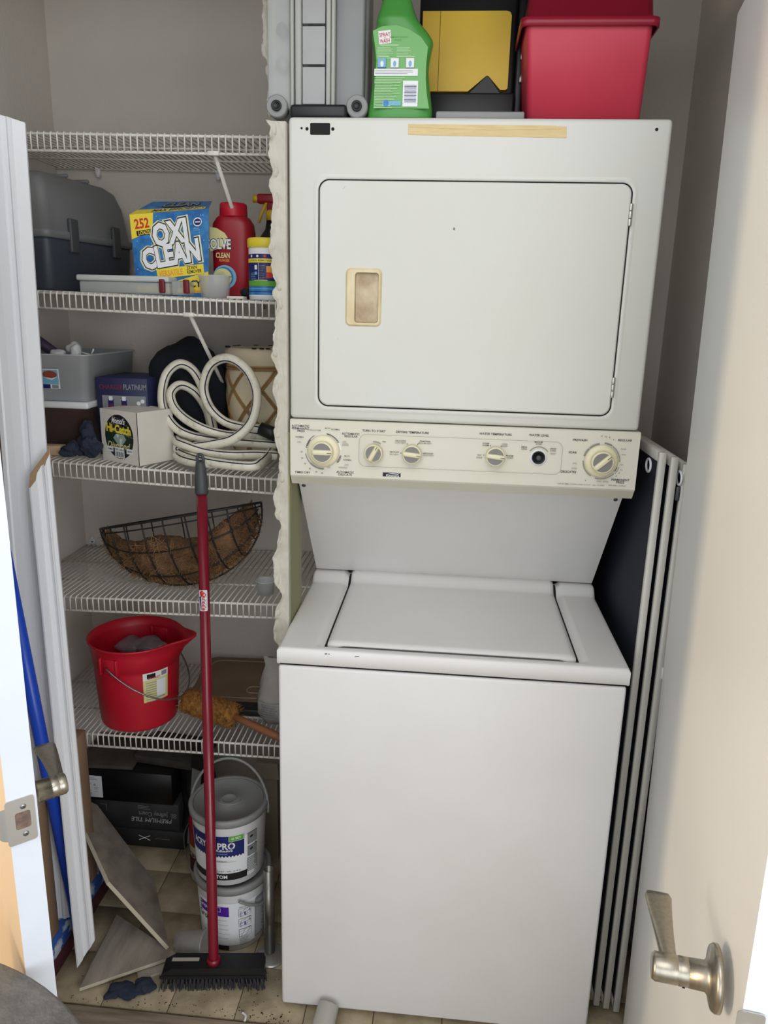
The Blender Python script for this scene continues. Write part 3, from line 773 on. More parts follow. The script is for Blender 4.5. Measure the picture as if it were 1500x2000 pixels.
# organiser case standing on end
t = thing('organizer_case', (.05, .21, ZT), 'clear and grey small-parts organizer case standing on end on the dryer', 'organizer')
b = MB(); b.box((-.040, .205, ZT), (.138, .275, 2.36), .004, 2); b.build('case_body', clear3, t)
b = MB(); b.box((-.036, .21, ZT + .03), (.134, .213, 2.35)); b.build('inner_tray', greyp, t)
b = MB(); b.box((-.045, .165, ZT + .018), (-.001, .202, 2.36), .004, 2); tag(b.build('lid', clear2, t), 'cloudy clear lid')
b = MB(); b.box((.082, .165, ZT + .018), (.134, .202, 2.36), .004, 2); b.build('lid', clear3, t)
for x0_, x1_ in ((.0, .006), (.009, .020), (.066, .074), (.0755, .082)):
    b = MB(); b.box((x0_, .155, ZT + .02), (x1_, .2, 2.36), .0015, 1); b.build('rail', M('rail_plastic', (176, 178, 172), .5), t)
for k in range(6):
    z0 = ZT + .026 + k * .066
    b = MB(); b.mat(clear); b.box((.0225, .158, z0), (.0635, .160, z0 + .061)); b.box((.0225, .158, z0), (.024, .2, z0 + .061)); b.box((.062, .158, z0), (.0635, .2, z0 + .061)); b.box((.0225, .158, z0), (.0635, .2, z0 + .002)); b.box((.0225, .158, z0 + .059), (.0635, .2, z0 + .061))
    c = b.build('bin_cup', None, t)
    b = MB(); b.box((.028, .163, z0 + .002), (.058, .198, z0 + .034), .002, 1); b.build('cup_insert', dgrey, c)
b = MB(); b.mat(black); b.box((.0, .148, ZT), (.106, .2, ZT + .024), .006, 2); b.build('handle', None, t)
for hx in (-.026, .124):
    b = MB(); b.mat(greyp); b.lathe([(.020, 0), (.020, .022), (.018, .024)], (hx, .178, ZT + .0215), 28, (0, -1, 0)); b.mat(black); b.lathe([(.0095, .0242), (.0095, .0275), (.007, .0285), (.006, .0265), (.0, .0265)], (hx, .178, ZT + .0215), 20, (0, -1, 0)); b.build('corner_pivot', None, t)
for (z0, z1, m_) in ((2.055, 2.085, dgrey), (2.0, 2.03, greyp)):
    b = MB(); blob(b, (-.022, .19, (z0 + z1) / 2), (.013, .008, .016), z0 * 10, .3, 40, 2); b.build('small_part', m_, t)
# green stain spray bottle
yb = .176
L_ = [(0.142, 1.925), (0.143, 1.933), (0.147, 1.952), (0.150, 1.979), (0.152, 2.011), (0.151, 2.036), (0.148, 2.055), (0.148, 2.067), (0.156, 2.076), (0.156, 2.085), (0.161, 2.101), (0.165, 2.109), (0.167, 2.120), (0.167, 2.129)]
R_ = [(0.262, 1.925), (0.262, 1.934), (0.259, 1.952), (0.255, 1.979), (0.253, 1.996), (0.257, 2.023), (0.259, 2.037), (0.250, 2.052), (0.239, 2.066), (0.230, 2.078), (0.223, 2.092), (0.219, 2.107), (0.215, 2.119), (0.213, 2.129)]
zs = [ZT + .001] + [(a[1] + c[1]) / 2 for a, c in zip(L_, R_)][1:]
zs[1] = (L_[1][1] + R_[1][1]) / 2
t = thing('spray_bottle', (.20, yb, ZT), 'green stain-treater bottle with white printed back label on the dryer', 'bottle')
LL = bez([(a[0], 0, z) for a, z in zip(L_, zs)], 4); RR = bez([(a[0], 0, z) for a, z in zip(R_, zs)], 4)
b = MB(); rows = []
for k, (l, r) in enumerate(zip(LL, RR)):
    cx = (l.x + r.x) / 2; hw = (r.x - l.x) / 2; z = (l.z + r.z) / 2; d = min(.023, hw * .62); q = 1.0
    if k == 0: q = .93
    rows.append([(cx + hw * q * math.copysign(abs(math.cos(a)) ** .75, math.cos(a)), yb + d * q * math.copysign(abs(math.sin(a)) ** .75, math.sin(a)), z) for a in [2 * PI * i / 36 for i in range(36)]])
g = b.grid(rows, closed_v=True); b.f(g[0], False); b.f(g[-1], False); b.build('bottle_body', greenp, t)
b = MB(); b.lathe([(.02, 0), (.02, .022), (.016, .03)], (.208, yb, zs[-1]), 24); b.box((.175, yb - .012, zs[-1] + .028), (.255, yb + .012, zs[-1] + .055), .006, 2); b.tube([(.185, yb, zs[-1] + .03), (.165, yb, zs[-1] - .005), (.172, yb, zs[-1] - .02)], .005, 8); b.build('trigger_head', redd, t)
lf = lambda px_, pz_: None
Pf = Print(plane((0, yb - .0238, 0), (1, 0, 0), (0, 0, 1), (0, -1, 0)))
lab = [(0.155, 1.932), (0.156, 1.959), (0.158, 1.984), (0.159, 2.011), (0.155, 2.038), (0.151, 2.058), (0.167, 2.065), (0.194, 2.067), (0.217, 2.060), (0.238, 2.048), (0.251, 2.032), (0.249, 2.005), (0.249, 1.980), (0.252, 1.955), (0.257, 1.932)]
Pf.poly(lab, greenl)
sx, sz = 0.173, 2.048
Pf.rect(sx, sz, .022, .021, pwhite, .1); Pf.text('SPRAY', sx, sz + .004, .0088, redp, .02, .020, .12); Pf.text("'n", sx - .0, sz - .001, .004, redp, .02); Pf.text('WASH', sx, sz - .006, .0088, redp, .02, .018, .12)
Pf.text('REMOVES TOUGH', 0.198, 2.048, .004, greenp, .01); Pf.text('STAINS', 0.197, 2.043, .004, greenp, .01)
Pf.lines(0.182, 2.035, .034, 1, .003, .0016, greent, 2)
Pf.lines(0.177, 2.031, .034, 8, .0024, .0010, greent, 3); Pf.lines(0.212, 2.031, .034, 7, .0024, .0010, greent, 4)
for px_, m_ in ((0.169, plblue), (0.192, pwhite), (0.22, pwhite)):
    zz = 2.006; Pf.rect(px_, zz, .0155, .0165, pnavy if m_ is plblue else pgrey); Pf.rect(px_, zz + .0006, .0145, .0148, m_); Pf.ell(px_, zz - .001, .003, .005, pwhite if m_ is plblue else plblue, 12)
Pf.rect(0.195, 1.991, .079, .0115, pwhite); Pf.lines(0.194, 1.994, .074, 3, .0026, .0009, pgrey, 6)
Pf.lines(0.194, 1.982, .076, 4, .0026, .0011, greent, 7); Pf.lines(0.18, 1.972, .047, 16, .0026, .0010, greent, 8)
bx, bz = 0.222, 1.956; Pf.rect(bx, bz, .0275, .0425, pwhite)
for k in range(13): Pf.rect(bx, bz + .014 - k * .0024, .022, .0007 + .0007 * ((k * 5) % 3) / 2, pnavy); Pf.k -= 1
Pf.k += 1
Pf.rect(0.188, 1.94, .034, .0075, plblue); Pf.ell(0.178, 1.94, .005, .006, pblue, 16)
Pf.build('back_label', t)
# yellow and black toolbox
t = thing('tool_box', (.33, .36, ZT), 'yellow and black plastic toolbox on the dryer behind the green bottle', 'toolbox')
b = MB(); b.box((.225, .318, ZT), (.418, .47, 2.20), .008, 2); b.build('box_body', black, t)
x0_, x1_ = .232, 0.404; z0_, z1_ = 1.999, 2.14; nx = 0.362; nz = 2.027
b = MB(); b.mat(yel); P_ = [(x0_, z0_), (nx - .036, z0_), (nx - .001, nz), (nx + .003, nz), (nx + .028, z0_ + .003), (x1_ - .004, z0_ + .003), (x1_, z0_ + .006), (x1_, z1_ - .008), (x1_ - .003, z1_ - .002), (x1_ - .01, z1_), (x0_, z1_)]
b.prism(P_, .018, (0, .302, 0), D=(0, 1, 0)); b.mat(M('yellow_seam', (150, 120, 30), .8)); b.box((0.266, .3012, z0_ + .001), (0.266 + .0012, .303, z1_)); b.build('front_panel', None, t)
b = MB(); b.mat(black); b.box((.23, .292, ZT), (.418, .34, z0_ - .004), .004, 2); b.prism([(nx - .034, z0_ - .006), (nx + .028, z0_ - .006), (nx + .003, nz - .003), (nx - .001, nz - .003)], .01, (0, .295, 0), D=(0, 1, 0)); b.build('base_rail', None, t)
for k in range(5):
    b = MB(); b.lathe([(.007, 0), (.007, .003), (.005, .004)], (.262 + k * .027, .292, ZT + .018), 16, (0, -1, 0)); b.build('stud', black, t)
b = MB(); b.box((.418, .31, ZT + .01), (.434, .40, 2.19), .004, 2); ls = b.build('end_cap', black, t)
for z in (2.015, 2.055, 2.09):
    b = MB(); b.box((.425, .302, z), (.433, .312, z + .016), .0015, 1); b.build('metal_clasp', steel, t)
b = MB(); b.box((.27, .15, ZT), (.43, .27, ZT + .0135), .003, 2); tag(b.build('plastic_tray', greyp), 'thin grey plastic tray lying on the dryer before the yellow toolbox', 'tray')
# red bin
t = thing('storage_bin', (.545, .30, ZT), 'red plastic storage bin with darker red lid on the dryer', 'bin')
bx0, bx1 = 0.44, 0.646; tx0, tx1 = 0.425, 0.651; zt_ = 2.087
b = MB(); rows = []
for z, xa, xb, ya, yb_ in ((ZT, bx0, bx1, .202, .40), (zt_, tx0, tx1, .19, .42)):
    rows.append([(u, w, z) for u, w in rrect(xa, ya, xb, yb_, .012, 5)])
g = b.grid(rows, closed_v=True); b.f(g[0], False); b.build('bin_body', redtub, t)
b = MB(); rows = []
for z, e_ in ((zt_ - .012, .007), (zt_ - .012, .010), (zt_ + .002, .010), (zt_ + .004, .006), (zt_ + .004, -.0), (zt_ + .06, -.006), (zt_ + .075, -.03)):
    rows.append([(u, w, z) for u, w in rrect(tx0 - e_, .19 - e_, tx1 + e_, .42 + e_, .014, 5)])
g = b.grid(rows, closed_v=True); b.f(g[-1], False); b.build('bin_lid', redlid, t)

# ================================================================ SECOND SHELF
def yaw_box(c, ang): return Matrix.Translation(c) @ Matrix.Rotation(ang, 4, 'Z')
zz = S2(-.62)
t = thing('tool_box', (-.635, .49, zz), 'large dark grey tackle-style toolbox with lighter domed lid at the left end of its shelf', 'toolbox')
Tm = yaw_box((-.624, .475, zz), math.radians(-8.5))
b = MB(Tm); rows = []
for z, e_ in ((0, .010), (.004, .006), (.10, .001), (.118, 0)):
    rows.append([(u, w, z) for u, w in rrect(-.080 + e_, -.165 + e_, .080 - e_, .175 - e_, .018, 5)])
g = b.grid(rows, closed_v=True); b.f(g[0], False); b.f(g[-1], False); b.build('box_body', tblue, t)
b = MB(Tm); rows = []
for z, e_ in ((.112, -.003), (.122, -.004), (.128, -.004), (.130, .001), (.205, .010), (.238, .020), (.252, .036), (.255, .055)):
    rows.append([(u, w, z) for u, w in rrect(-.080 + e_, -.165 + e_, .080 - e_, .175 - e_ * 1.4, .018, 5)])
g = b.grid(rows, closed_v=True); b.f(g[0], False); b.f(g[-1], False); b.build('box_lid', tgrey, t)
for yy in (-.075, .095):
    b = MB(Tm); b.box((.078, yy - .015, .085), (.088, yy + .015, .158), .003, 2); b.build('latch', dgrey, t)
b = MB(Tm); b.box((-.045, -.030, .253), (.045, -.022, .262), .003, 1); b.box((-.045, .05, .253), (.045, .058, .262), .003, 1); b.build('carry_handle', tgrey, t)
# stain remover carton
BL, BR, TL, TR = (-0.395, 0.352, 1.609), (-0.231, 0.352, 1.610), (-0.396, 0.335, 1.763), (-0.218, 0.335, 1.778)
zz = S2(-.3); BL = (BL[0], BL[1], zz); BR = (BR[0], BR[1], zz)
t = thing('detergent_box', (-.30, .41, zz), 'blue and yellow stain remover powder carton with big white lettering', 'box')
b = MB(); b.mat(pblue)
fl = [V(BL), V(BR), V(TL), V(TR)]; dB = V((-.045, .115, 0))
BL2, BR2, TL2, TR2 = [p + dB for p in fl]; RL, RR2 = V((-0.376, 0.420, 1.801)), V((-0.237, 0.420, 1.804))
vs = [b.v(p) for p in (BL, BR, TR, TL, BL2, BR2, TR2, TL2, RL, RR2)]
for q in ((0, 1, 2, 3), (1, 5, 6, 2), (4, 0, 3, 7), (5, 4, 7, 6), (0, 4, 5, 1), (3, 2, 9, 8), (8, 9, 6, 7), (2, 6, 9), (3, 8, 7)): b.f([vs[i] for i in q], False)
b.build('carton', None, t)
fn, w, h_ = quad(BL, BR, TL, TR, (0, -1, .1)); Pf = Print(fn, .02)
Pf.poly([(0, h_), (.30 * w, h_), (.28 * w, h_ * .80), (.0, h_ * .70)], pyel)
Pf.poly([(0, 0), (w, 0), (w, h_ * .30), (w * .35, h_ * .13), (0, h_ * .13)], pyel); Pf.poly([(0, 0), (w, 0), (w, h_ * .05), (0, h_ * .04)], pblue)
Pf.text('252', w * .145, h_ * .885, h_ * .16, pred, .03, w * .19, .06); Pf.rect(w * .17, h_ * .775, w * .2, h_ * .06, pblack, .09); Pf.text('LOADS', w * .17, h_ * .775, h_ * .065, pyel, .02, w * .15, .09)
for k in range(60):
    r_ = random.Random(k); u, v_ = r_.uniform(.03, .97) * w, r_.uniform(.25, .97) * h_
    if u < .3 * w and v_ > .7 * h_: continue
    Pf.ell(u, v_, .0012, .0016, plblue, 6); Pf.k -= 1
Pf.k += 1
glow = M('print_glow', (226, 226, 190), .5)
Pf.text('OXI', w * .50, h_ * .755, h_ * .36, glow, .12, w * .52, .13); Pf.text('CLEAN', w * .50, h_ * .50, h_ * .34, glow, .12, w * .84, .15)
Pf.text('OXI', w * .50, h_ * .755, h_ * .36, pblack, .085, w * .48, .13); Pf.text('CLEAN', w * .50, h_ * .50, h_ * .34, pblack, .085, w * .80, .15)
Pf.text('OXI', w * .50, h_ * .755, h_ * .355, pwhite, .05, w * .455, .13); Pf.text('CLEAN', w * .50, h_ * .50, h_ * .335, pwhite, .05, w * .775, .15)
Pf.rect(w * .62, h_ * .30, w * .64, h_ * .115, pyel, .10); Pf.text('VERSATILE', w * .49, h_ * .285, h_ * .095, pora, .03, w * .33, .10); Pf.text('STAIN', w * .78, h_ * .345, h_ * .055, pblack, .02, w * .14, .10); Pf.text('REMOVER', w * .81, h_ * .30, h_ * .055, pblack, .02, w * .2, .10)
Pf.text('EFFICIENCY', w * .60, h_ * .145, h_ * .11, pnavy, .03, w * .62, .05); Pf.text('dye free', w * .80, h_ * .07, h_ * .06, pora, .02)
Pf.ell(w * .86, h_ * .86, w * .055, h_ * .05, pwhite, 20).ell(w * .86, h_ * .86, w * .045, h_ * .038, pnavy, 20); Pf.rect(w * .86, h_ * .86, w * .06, h_ * .012, pwhite); Pf.lines(w * .86, h_ * .79, w * .11, 2, h_ * .02, h_ * .008, plblue, 3)
Pf.build('front_print', t)
NT = (V(TR) - V(TL)).cross(RL - V(TL)); 
if NT.y > 0: NT = -NT
fn, w, h_ = quad(TL, TR, RL, RR2, NT); Pf = Print(fn, .02)
Pf.poly([(0, 0), (w * .95, 0), (w * .95, h_ * .3), (0, h_ * .35)], pyel); Pf.text('MAX EFFICIENCY', w * .6, h_ * .2, h_ * .3, pnavy, .02, w * .7); Pf.text('CLEAN', w * .55, h_ * .68, h_ * .5, pblack, .08, w * .56); Pf.text('CLEAN', w * .55, h_ * .68, h_ * .5, pgrey, .03, w * .54)
Pf.build('top_print', t)
# red powder bottle
zz = S2(-.19); cx, cy = -.1895, .425
t = thing('powder_bottle', (cx, cy, zz), 'tall red plastic carpet powder bottle with yellow label beside the carton', 'bottle')
b = MB(); rows = []
for z, rx, ry in ((0, .042, .03), (.004, .046, .033), (.145, .0475, .034), (.165, .045, .032), (.178, .036, .028), (.181, .031, .026)):
    rows.append([(cx + rx * math.copysign(abs(math.cos(a)) ** .62, math.cos(a)), cy + ry * math.copysign(abs(math.sin(a)) ** .62, math.sin(a)), zz + z) for a in [2 * PI * i / 40 for i in range(40)]])
g = b.grid(rows, closed_v=True); b.f(g[0], False); b.f(g[-1], False); b.build('bottle_body', redd, t)
b = MB(); b.lathe([(.0305, .179), (.0315, .181), (.0305, .206), (.028, .209), (0, .209)], (cx, cy, zz), 32); b.build('cap', redp, t)
Pf = Print(plane((cx, cy - .0335, zz), (1, 0, 0), (0, 0, 1), (0, -1, 0)))
Pf.poly([(-.046, .155), (-.030, .153), (-.012, .143), (.003, .123), (-.0, .118), (-.046, .103)], plyel)
Pf.text('RESOLVE', -.0370, .119, .030, pblack, .07, .082); Pf.text('RESOLVE', -.0370, .119, .029, pwhite, .03, .078)
Pf.text('CLEAN', -.0175, .095, .0155, plyel, .03, .032); Pf.text('POWDER', -.014, .084, .008, pora, .02, .024)
Pf.ell(-.014, .048, .027, .026, plblue, 30).ell(-.016, .048, .022, .022, pblue, 30).ell(-.019, .047, .021, .020, plyel, 30); Pf.ell(-.022, .049, .012, .011, M('print_pale_green', (196, 206, 160), .6), 20)
Pf.build('label', t)
# trigger spray bottle at the back
cx, cy = -.128, .545; zz = S2(cx) + .0
t = thing('spray_bottle', (cx, cy, zz), 'dark spray bottle with red and yellow trigger standing behind the white tub', 'bottle')
b = MB(); b.lathe([(.036, 0), (.040, .004), (.040, .12), (.034, .145), (.018, .168), (.014, .19)], (cx, cy, zz), 28, sx=1.0, sy=.7); b.build('bottle_body', black, t)
Pf = Print(cyl((cx, cy, zz), .0405, -PI / 2)); fnc = lambda u, v, h: V((cx + (.0403 + h) * math.sin(u / .0403), cy - (.0283 + h) * math.cos(u / .0403), zz + v))
Pf = Print(fnc); Pf.rect(0, .088, .05, .02, pblue).rect(0, .06, .05, .03, plyel).rect(0, .058, .03, .012, pora).build('label', t)
b = MB(); b.mat(yel); b.lathe([(.016, .188), (.0165, .208), (.012, .212)], (cx, cy, zz), 20); b.lathe([(.008, 0), (.0095, .002), (.0095, .012)], (cx - .034, cy - .002, zz + .237), 16, (-1, -.05, 0)); b.tube([(cx - .012, cy - .005, zz + .228), (cx - .024, cy - .008, zz + .205), (cx - .031, cy - .01, zz + .182)], [.005, .004, .003], 8)
b.build('nozzle', None, t)
b = MB(); b.mat(redd); b.box((cx - .036, cy - .011, zz + .226), (cx + .03, cy + .011, zz + .248), .005, 2); b.box((cx - .012, cy - .01, zz + .207), (cx + .03, cy + .01, zz + .23), .004, 2); b.tube([(cx + .022, cy, zz + .235), (cx + .036, cy, zz + .205), (cx + .036, cy, zz + .15)], [.011, .010, .009], 10); b.build('trigger_head', None, t)
# white tub with yellow lid
cx, cy, r_ = -.0945, .338, .0375; zz = S2(cx)
t = thing('wipes_tub', (cx, cy, zz), 'white plastic tub with yellow lid and blue label at the shelf front', 'tub')
b = MB(); b.lathe([(r_ - .003, 0), (r_, .003), (r_, .108), (r_ - .002, .110)], (cx, cy, zz), 40); b.build('tub_body', white, t)
b = MB(); b.lathe([(r_ + .001, .109), (r_ + .0025, .110), (r_ + .0025, .126), (r_ + .0, .129), (0, .129)], (cx, cy, zz), 40); b.build('lid', yel2, t)
Pf = Print(cyl((cx, cy, zz), r_, -PI / 2 - .1), .004); Pf.rect(0, .053, .11, .085, pnavy); Pf.rect(0, .012, .11, .006, pwhite); Pf.rect(0, .020, .11, .018, pblue).rect(0, .024, .11, .0015, plblue).rect(0, .018, .11, .0015, pnavy); Pf.rect(0, .035, .11, .011, pgreen); Pf.rect(.0, .0415, .03, .0012, plyel)
Pf.rect(-.002, .082, .11, .0085, pyel); Pf.text('STAIN REMOVER', 0, .082, .005, pnavy, .01, .05); Pf.rect(-.004, .061, .0006, .036, pwhite)
for i in range(4): Pf.ell(-.022 + i * .016, .091, .0028, .0028, (pwhite, pwhite, pred, pwhite)[i], 10)
Pf.rect(-.010, .068, .006, .009, pwhite).rect(-.010, .056, .006, .006, plblue).rect(.019, .064, .012, .014, pora).rect(.019, .052, .012, .012, pred); Pf.lines(-.017, .056, .014, 5, .0035, .0007, plblue, 5); Pf.lines(.004, .072, .014, 9, .0035, .0007, pgrey, 6)
Pf.build('label', t)
# clear latch case
zz = S2(-.4)
t = thing('plastic_case', (-.40, .33, zz), 'flat clear plastic case with two dark red latches lying before the toolbox', 'case')
b = MB(); b.box((-.505, .300, zz), (-.30, .40, zz + .026), .004, 2); b.build('case_base', clear2, t)
b = MB(); b.box((-.510, .296, zz + .0265), (-.300, .405, zz + .039), .004, 2); b.build('case_lid', M('frosted_lid', (214, 218, 216), .35, alpha=.78), t)
b = MB(); b.box((-.30, .31, zz), (-.262, .40, zz + .030), .003, 2); b.build('side_bin', clear2, t)
for x in (-.322, -.268):
    b = MB(); b.box((x, .293, zz + .004), (x + .013, .302, zz + .033), .0025, 2); b.build('latch', maroon if False else M('latch_red', (110, 18, 34), .4), t)
# measuring cup
def cup_open(name, c, r0, r1, h, m, lab, axis=None, cat='cup', wall=.0014):
    b = MB(); b.lathe([(0, 0), (r0, 0), (r1, h), (r1 + .0015, h), (r1 + .0015, h - .003), (r1, h - .003)], c, 36, axis, capt=False); b.lathe([(0, wall), (r0 - wall, wall), (r1 - wall, h)], c, 36, axis, capt=False)
    o = b.build(name, m, None, auto=False); return tag(o, lab, cat)
cup_open('measuring_cup', (-.2065, .325, S2(-.2)), .030, .035, .048, clear, 'small clear measuring cup between the latch case and white tub')
b = MB(); blob(b, (-.142, .36, S2(-.14) + .014), (.018, .02, .013), 4, .5, 50, 3, S2(-.14)); tag(b.build('rag', clothb), 'scrap of black cloth tucked between measuring cup and white tub', 'cloth')
b = MB(); b.box((-.172, .295, S2(-.15)), (-.135, .325, S2(-.15) + .006), .0008, 1); tag(b.build('paper_slip', whitec), 'small white card slip lying at the front edge of the shelf', 'card')

# ================================================================ THIRD SHELF
def bin_(name, x0, x1, y0, y1, z0, z1, m, taper=.008, wall=.002, par=None):
    b = MB(); R0 = lambda e_, z: [(u, w, z) for u, w in rrect(x0 + e_, y0 + e_, x1 - e_, y1 - e_, .018, 5)]
    g = b.grid([R0(taper, z0), R0(0, z1 - .004), R0(-.004, z1 - .003), R0(-.004, z1), R0(wall, z1), R0(taper + wall, z0 + wall)], closed_v=True); b.f(g[0], False); b.f(g[-1], False)
    return b.build(name, m, par)
z3 = S3(-.62)
t = thing('storage_bin', (-.62, .47, z3), 'lower brownish translucent bin with white lid, carrying the open bin', 'bin')
bin_('bin_body', -.722, -.538, .362, .64, z3, z3 + .112, clear4, par=t)
b = MB(); b.box((-.727, .355, z3 + .108), (-.533, .647, z3 + .124), .005, 3); b.build('lid', white, t)
z4_ = z3 + .125
t = thing('storage_bin', (-.62, .47, z4_), 'open frosted grey bin stacked on the white-lidded bin', 'bin')
bin_('bin_body', -.722, -.532, .360, .645, z4_, z4_ + .110, binp, par=t)
Pf = Print(plane((-.722 + .0, .366, z4_), (1, 0, 0), (0, -.07, 1), (0, -1, 0)))
ux = -0.63 + .722; Pf.rect(ux, .052, .058, .046, pwhite).rect(ux, .056, .053, .034, plblue).rect(ux - .008, .034, .026, .0095, pnavy).rect(ux + .017, .034, .016, .008, pgrey).ell(ux + .006, .062, .018, .009, M('print_brown', (150, 70, 50), .6), 20).poly([(ux - .01, .056), (ux + .01, .049), (ux + .025, .058), (ux + .01, .053)], pwhite)
Pf.build('sticker', t)
b = MB(); b.tube([(-0.741, 0.500, 1.492), (-0.680, 0.500, 1.450)], .013, 14); tag(b.build('plastic_tube', purp), 'dark purple tube lying across the open frosted bin', 'tube')
t = MB(); 
for i, (px_, py_, pz_, a_, c_) in enumerate(((-.620, .40, z4_ + .105, .020, .014), (-.600, .44, z4_ + .118, .018, .018), (-.585, .42, z4_ + .110, .014, .017))): blob(t, (px_, py_, pz_), (a_, .016, c_), i + 3, .45, 45, 3)
t.tube([(-.59, .43, z4_ + .115), (-.55, .44, z4_ + .103), (-.535, .45, z4_ + .098)], .0022, 6); t.tube([(-.545, .43, z4_ + .120), (-.56, .44, z4_ + .098)], .0022, 6)
tag(t.build('crumpled_wrap', white), 'crumpled white plastic wrap heaped in the open frosted bin', 'wrap')
b = MB(); b.box((-.665, .318, z3), (-.590, .350, z3 + .024), .003, 2); tag(b.build('wooden_block', M('pine', (206, 176, 142), .8, c2=(186, 152, 116), ns=9, stretch=(.4, 4, 4))), 'pale pine block lying in front of the lower bin', 'block')
# dark blue boxed tool
z3b = S3(-.45)
t = thing('product_box', (-.46, .50, z3b), 'dark blue cardboard box with grey window print behind the white box', 'box')
b = MB(); b.box((-.527, .392, z3b), (-.40, .56, z3b + .187), .001, 1); b.build('carton', M('navy_carton', (40, 46, 84), .6), t)
Pf = Print(plane((-.527, .3918, z3b), (1, 0, 0), (0, 0, 1), (0, -1, 0)))
Pf.rect(.068, .072, .108, .146, pgrey); Pf.text('PLATINUM', .096, .166, .018, pgrey, .02, .056); Pf.text('CHARGER', .038, .165, .016, M('print_dull_red', (110, 40, 60), .6), .02, .06)
for u in (.035, .068): Pf.rect(u, .115, .014, .040, pnavy).rect(u, .138, .009, .010, pwhite).rect(u, .118, .010, .014, M('print_dull_red', (110, 40, 60), .6))
for u, v_ in ((.104, .128), (.114, .133), (.106, .112)): Pf.ell(u, v_, .005, .005, pwhite, 14)
Pf.build('front_print', t)
# dark jacket heap
b = MB(); blob(b, (-.345, .53, z3b + .14), (.105, .09, .135), 2, .22, 12, 4, z3b + .003); blob(b, (-.385, .50, z3b + .155), (.05, .05, .065), 7, .3, 20, 4, z3b + .1); blob(b, (-.292, .60, z3b + .12), (.050, .05, .105), 5, .25, 14, 4, z3b + .003); tag(b.build('jacket', clothb), 'heap of black clothing behind the coiled hose', 'clothing')
b = MB(); blob(b, (-.530, .335, z3 + .042), (.022, .020, .044), 8, .55, 34, 4, z3 + .002); blob(b, (-.562, .318, z3 + .016), (.026, .020, .016), 9, .6, 50, 4, z3 + .002); blob(b, (-.512, .312, z3 + .026), (.020, .016, .026), 12, .6, 44, 4, z3 + .002)
tag(b.build('work_glove', cloth), 'dark navy work glove slumped left of the white box', 'glove')
# white box with oval label
A_, B_, C_ = V((-.493, .332, 0)), V((-.380, .274, 0)), V((-.333, .372, 0)); D_ = A_ + C_ - B_; z0 = S3(-.42) + .0005; hh = .122
t = thing('line_box', ((A_.x + C_.x) / 2, (A_.y + C_.y) / 2, z0), 'white square cardboard box with a black oval fishing line label', 'box')
b = MB(); q = [A_, B_, C_, D_]; b.hexa([p + V((0, 0, z0)) for p in q], [p + V((0, 0, z0 + hh)) for p in q]); b.build('carton', whitec, t)
b = MB(); b.mat(gap); U_ = (B_ - A_).normalized()
b.box(B_ + V((-.0006, -.0006, z0)), B_ + V((.0006, .0006, z0 + hh))); b.build('corner_seam', None, t)
N_ = V((U_.y, -U_.x, 0)); Pf = Print(plane(A_ + V((0, 0, z0)), U_, (0, 0, 1), N_)); u0, v0 = .063, .061
Pf.ell(u0, v0, .0490, .0515, pblack, 44).rect(u0 + .0, v0 - .003, .088, .040, pdgreen)
for k in range(5): Pf.rect(u0 - .004 + k * .003, v0 + .043 - k * .009, .060 + .006 * k, .0007, pgrey, -.22 + .02 * k)
Pf.text("Momoi's", u0, v0 + .037, .019, pwhite, .03, .046, -.04, shear=.3); Pf.text('Hi-Catch', u0, v0 + .018, .026, pyel, .05, .084, -.05)
for (a, c, m_) in (((-.024, -.012), (-.012, .006), pgrey),): pass
dm = M('print_gem', (150, 170, 164), .5); dm2 = M('print_gem_light', (200, 214, 208), .5)
Pf.poly([(u0 - .020, v0 - .004), (u0 - .010, v0 + .006), (u0 + .016, v0 + .006), (u0 + .025, v0 - .004), (u0 + .004, v0 - .026)], dm)
Pf.poly([(u0 - .010, v0 + .006), (u0 + .002, v0 + .006), (u0 - .004, v0 - .004)], dm2); Pf.poly([(u0 + .002, v0 - .004), (u0 + .012, v0 - .004), (u0 + .004, v0 - .026)], dm2)
Pf.text('Diamond', u0 - .002, v0 - .020, .021, plyel, .015, .080, .0, shear=.4)
Pf.rect(u0 - .033, v0 - .031, .022, .012, pwhite).rect(u0 + .035, v0 - .031, .022, .012, pwhite).rect(u0, v0 - .037, .033, .024, pwhite); Pf.text('9.0MM', u0 - .033, v0 - .031, .006, pblack, .02); Pf.text('100YD', u0 + .035, v0 - .031, .006, pblack, .02)
for k in range(11): Pf.rect(u0 - .013 + k * .0026, v0 - .041, .0010 + .0008 * (k % 3) / 2, .012, pblack); Pf.k -= 1
Pf.k += 1; Pf.text('TEST 500LB', u0, v0 - .030, .006, pblack, .02)
Pf.build('oval_label', t)
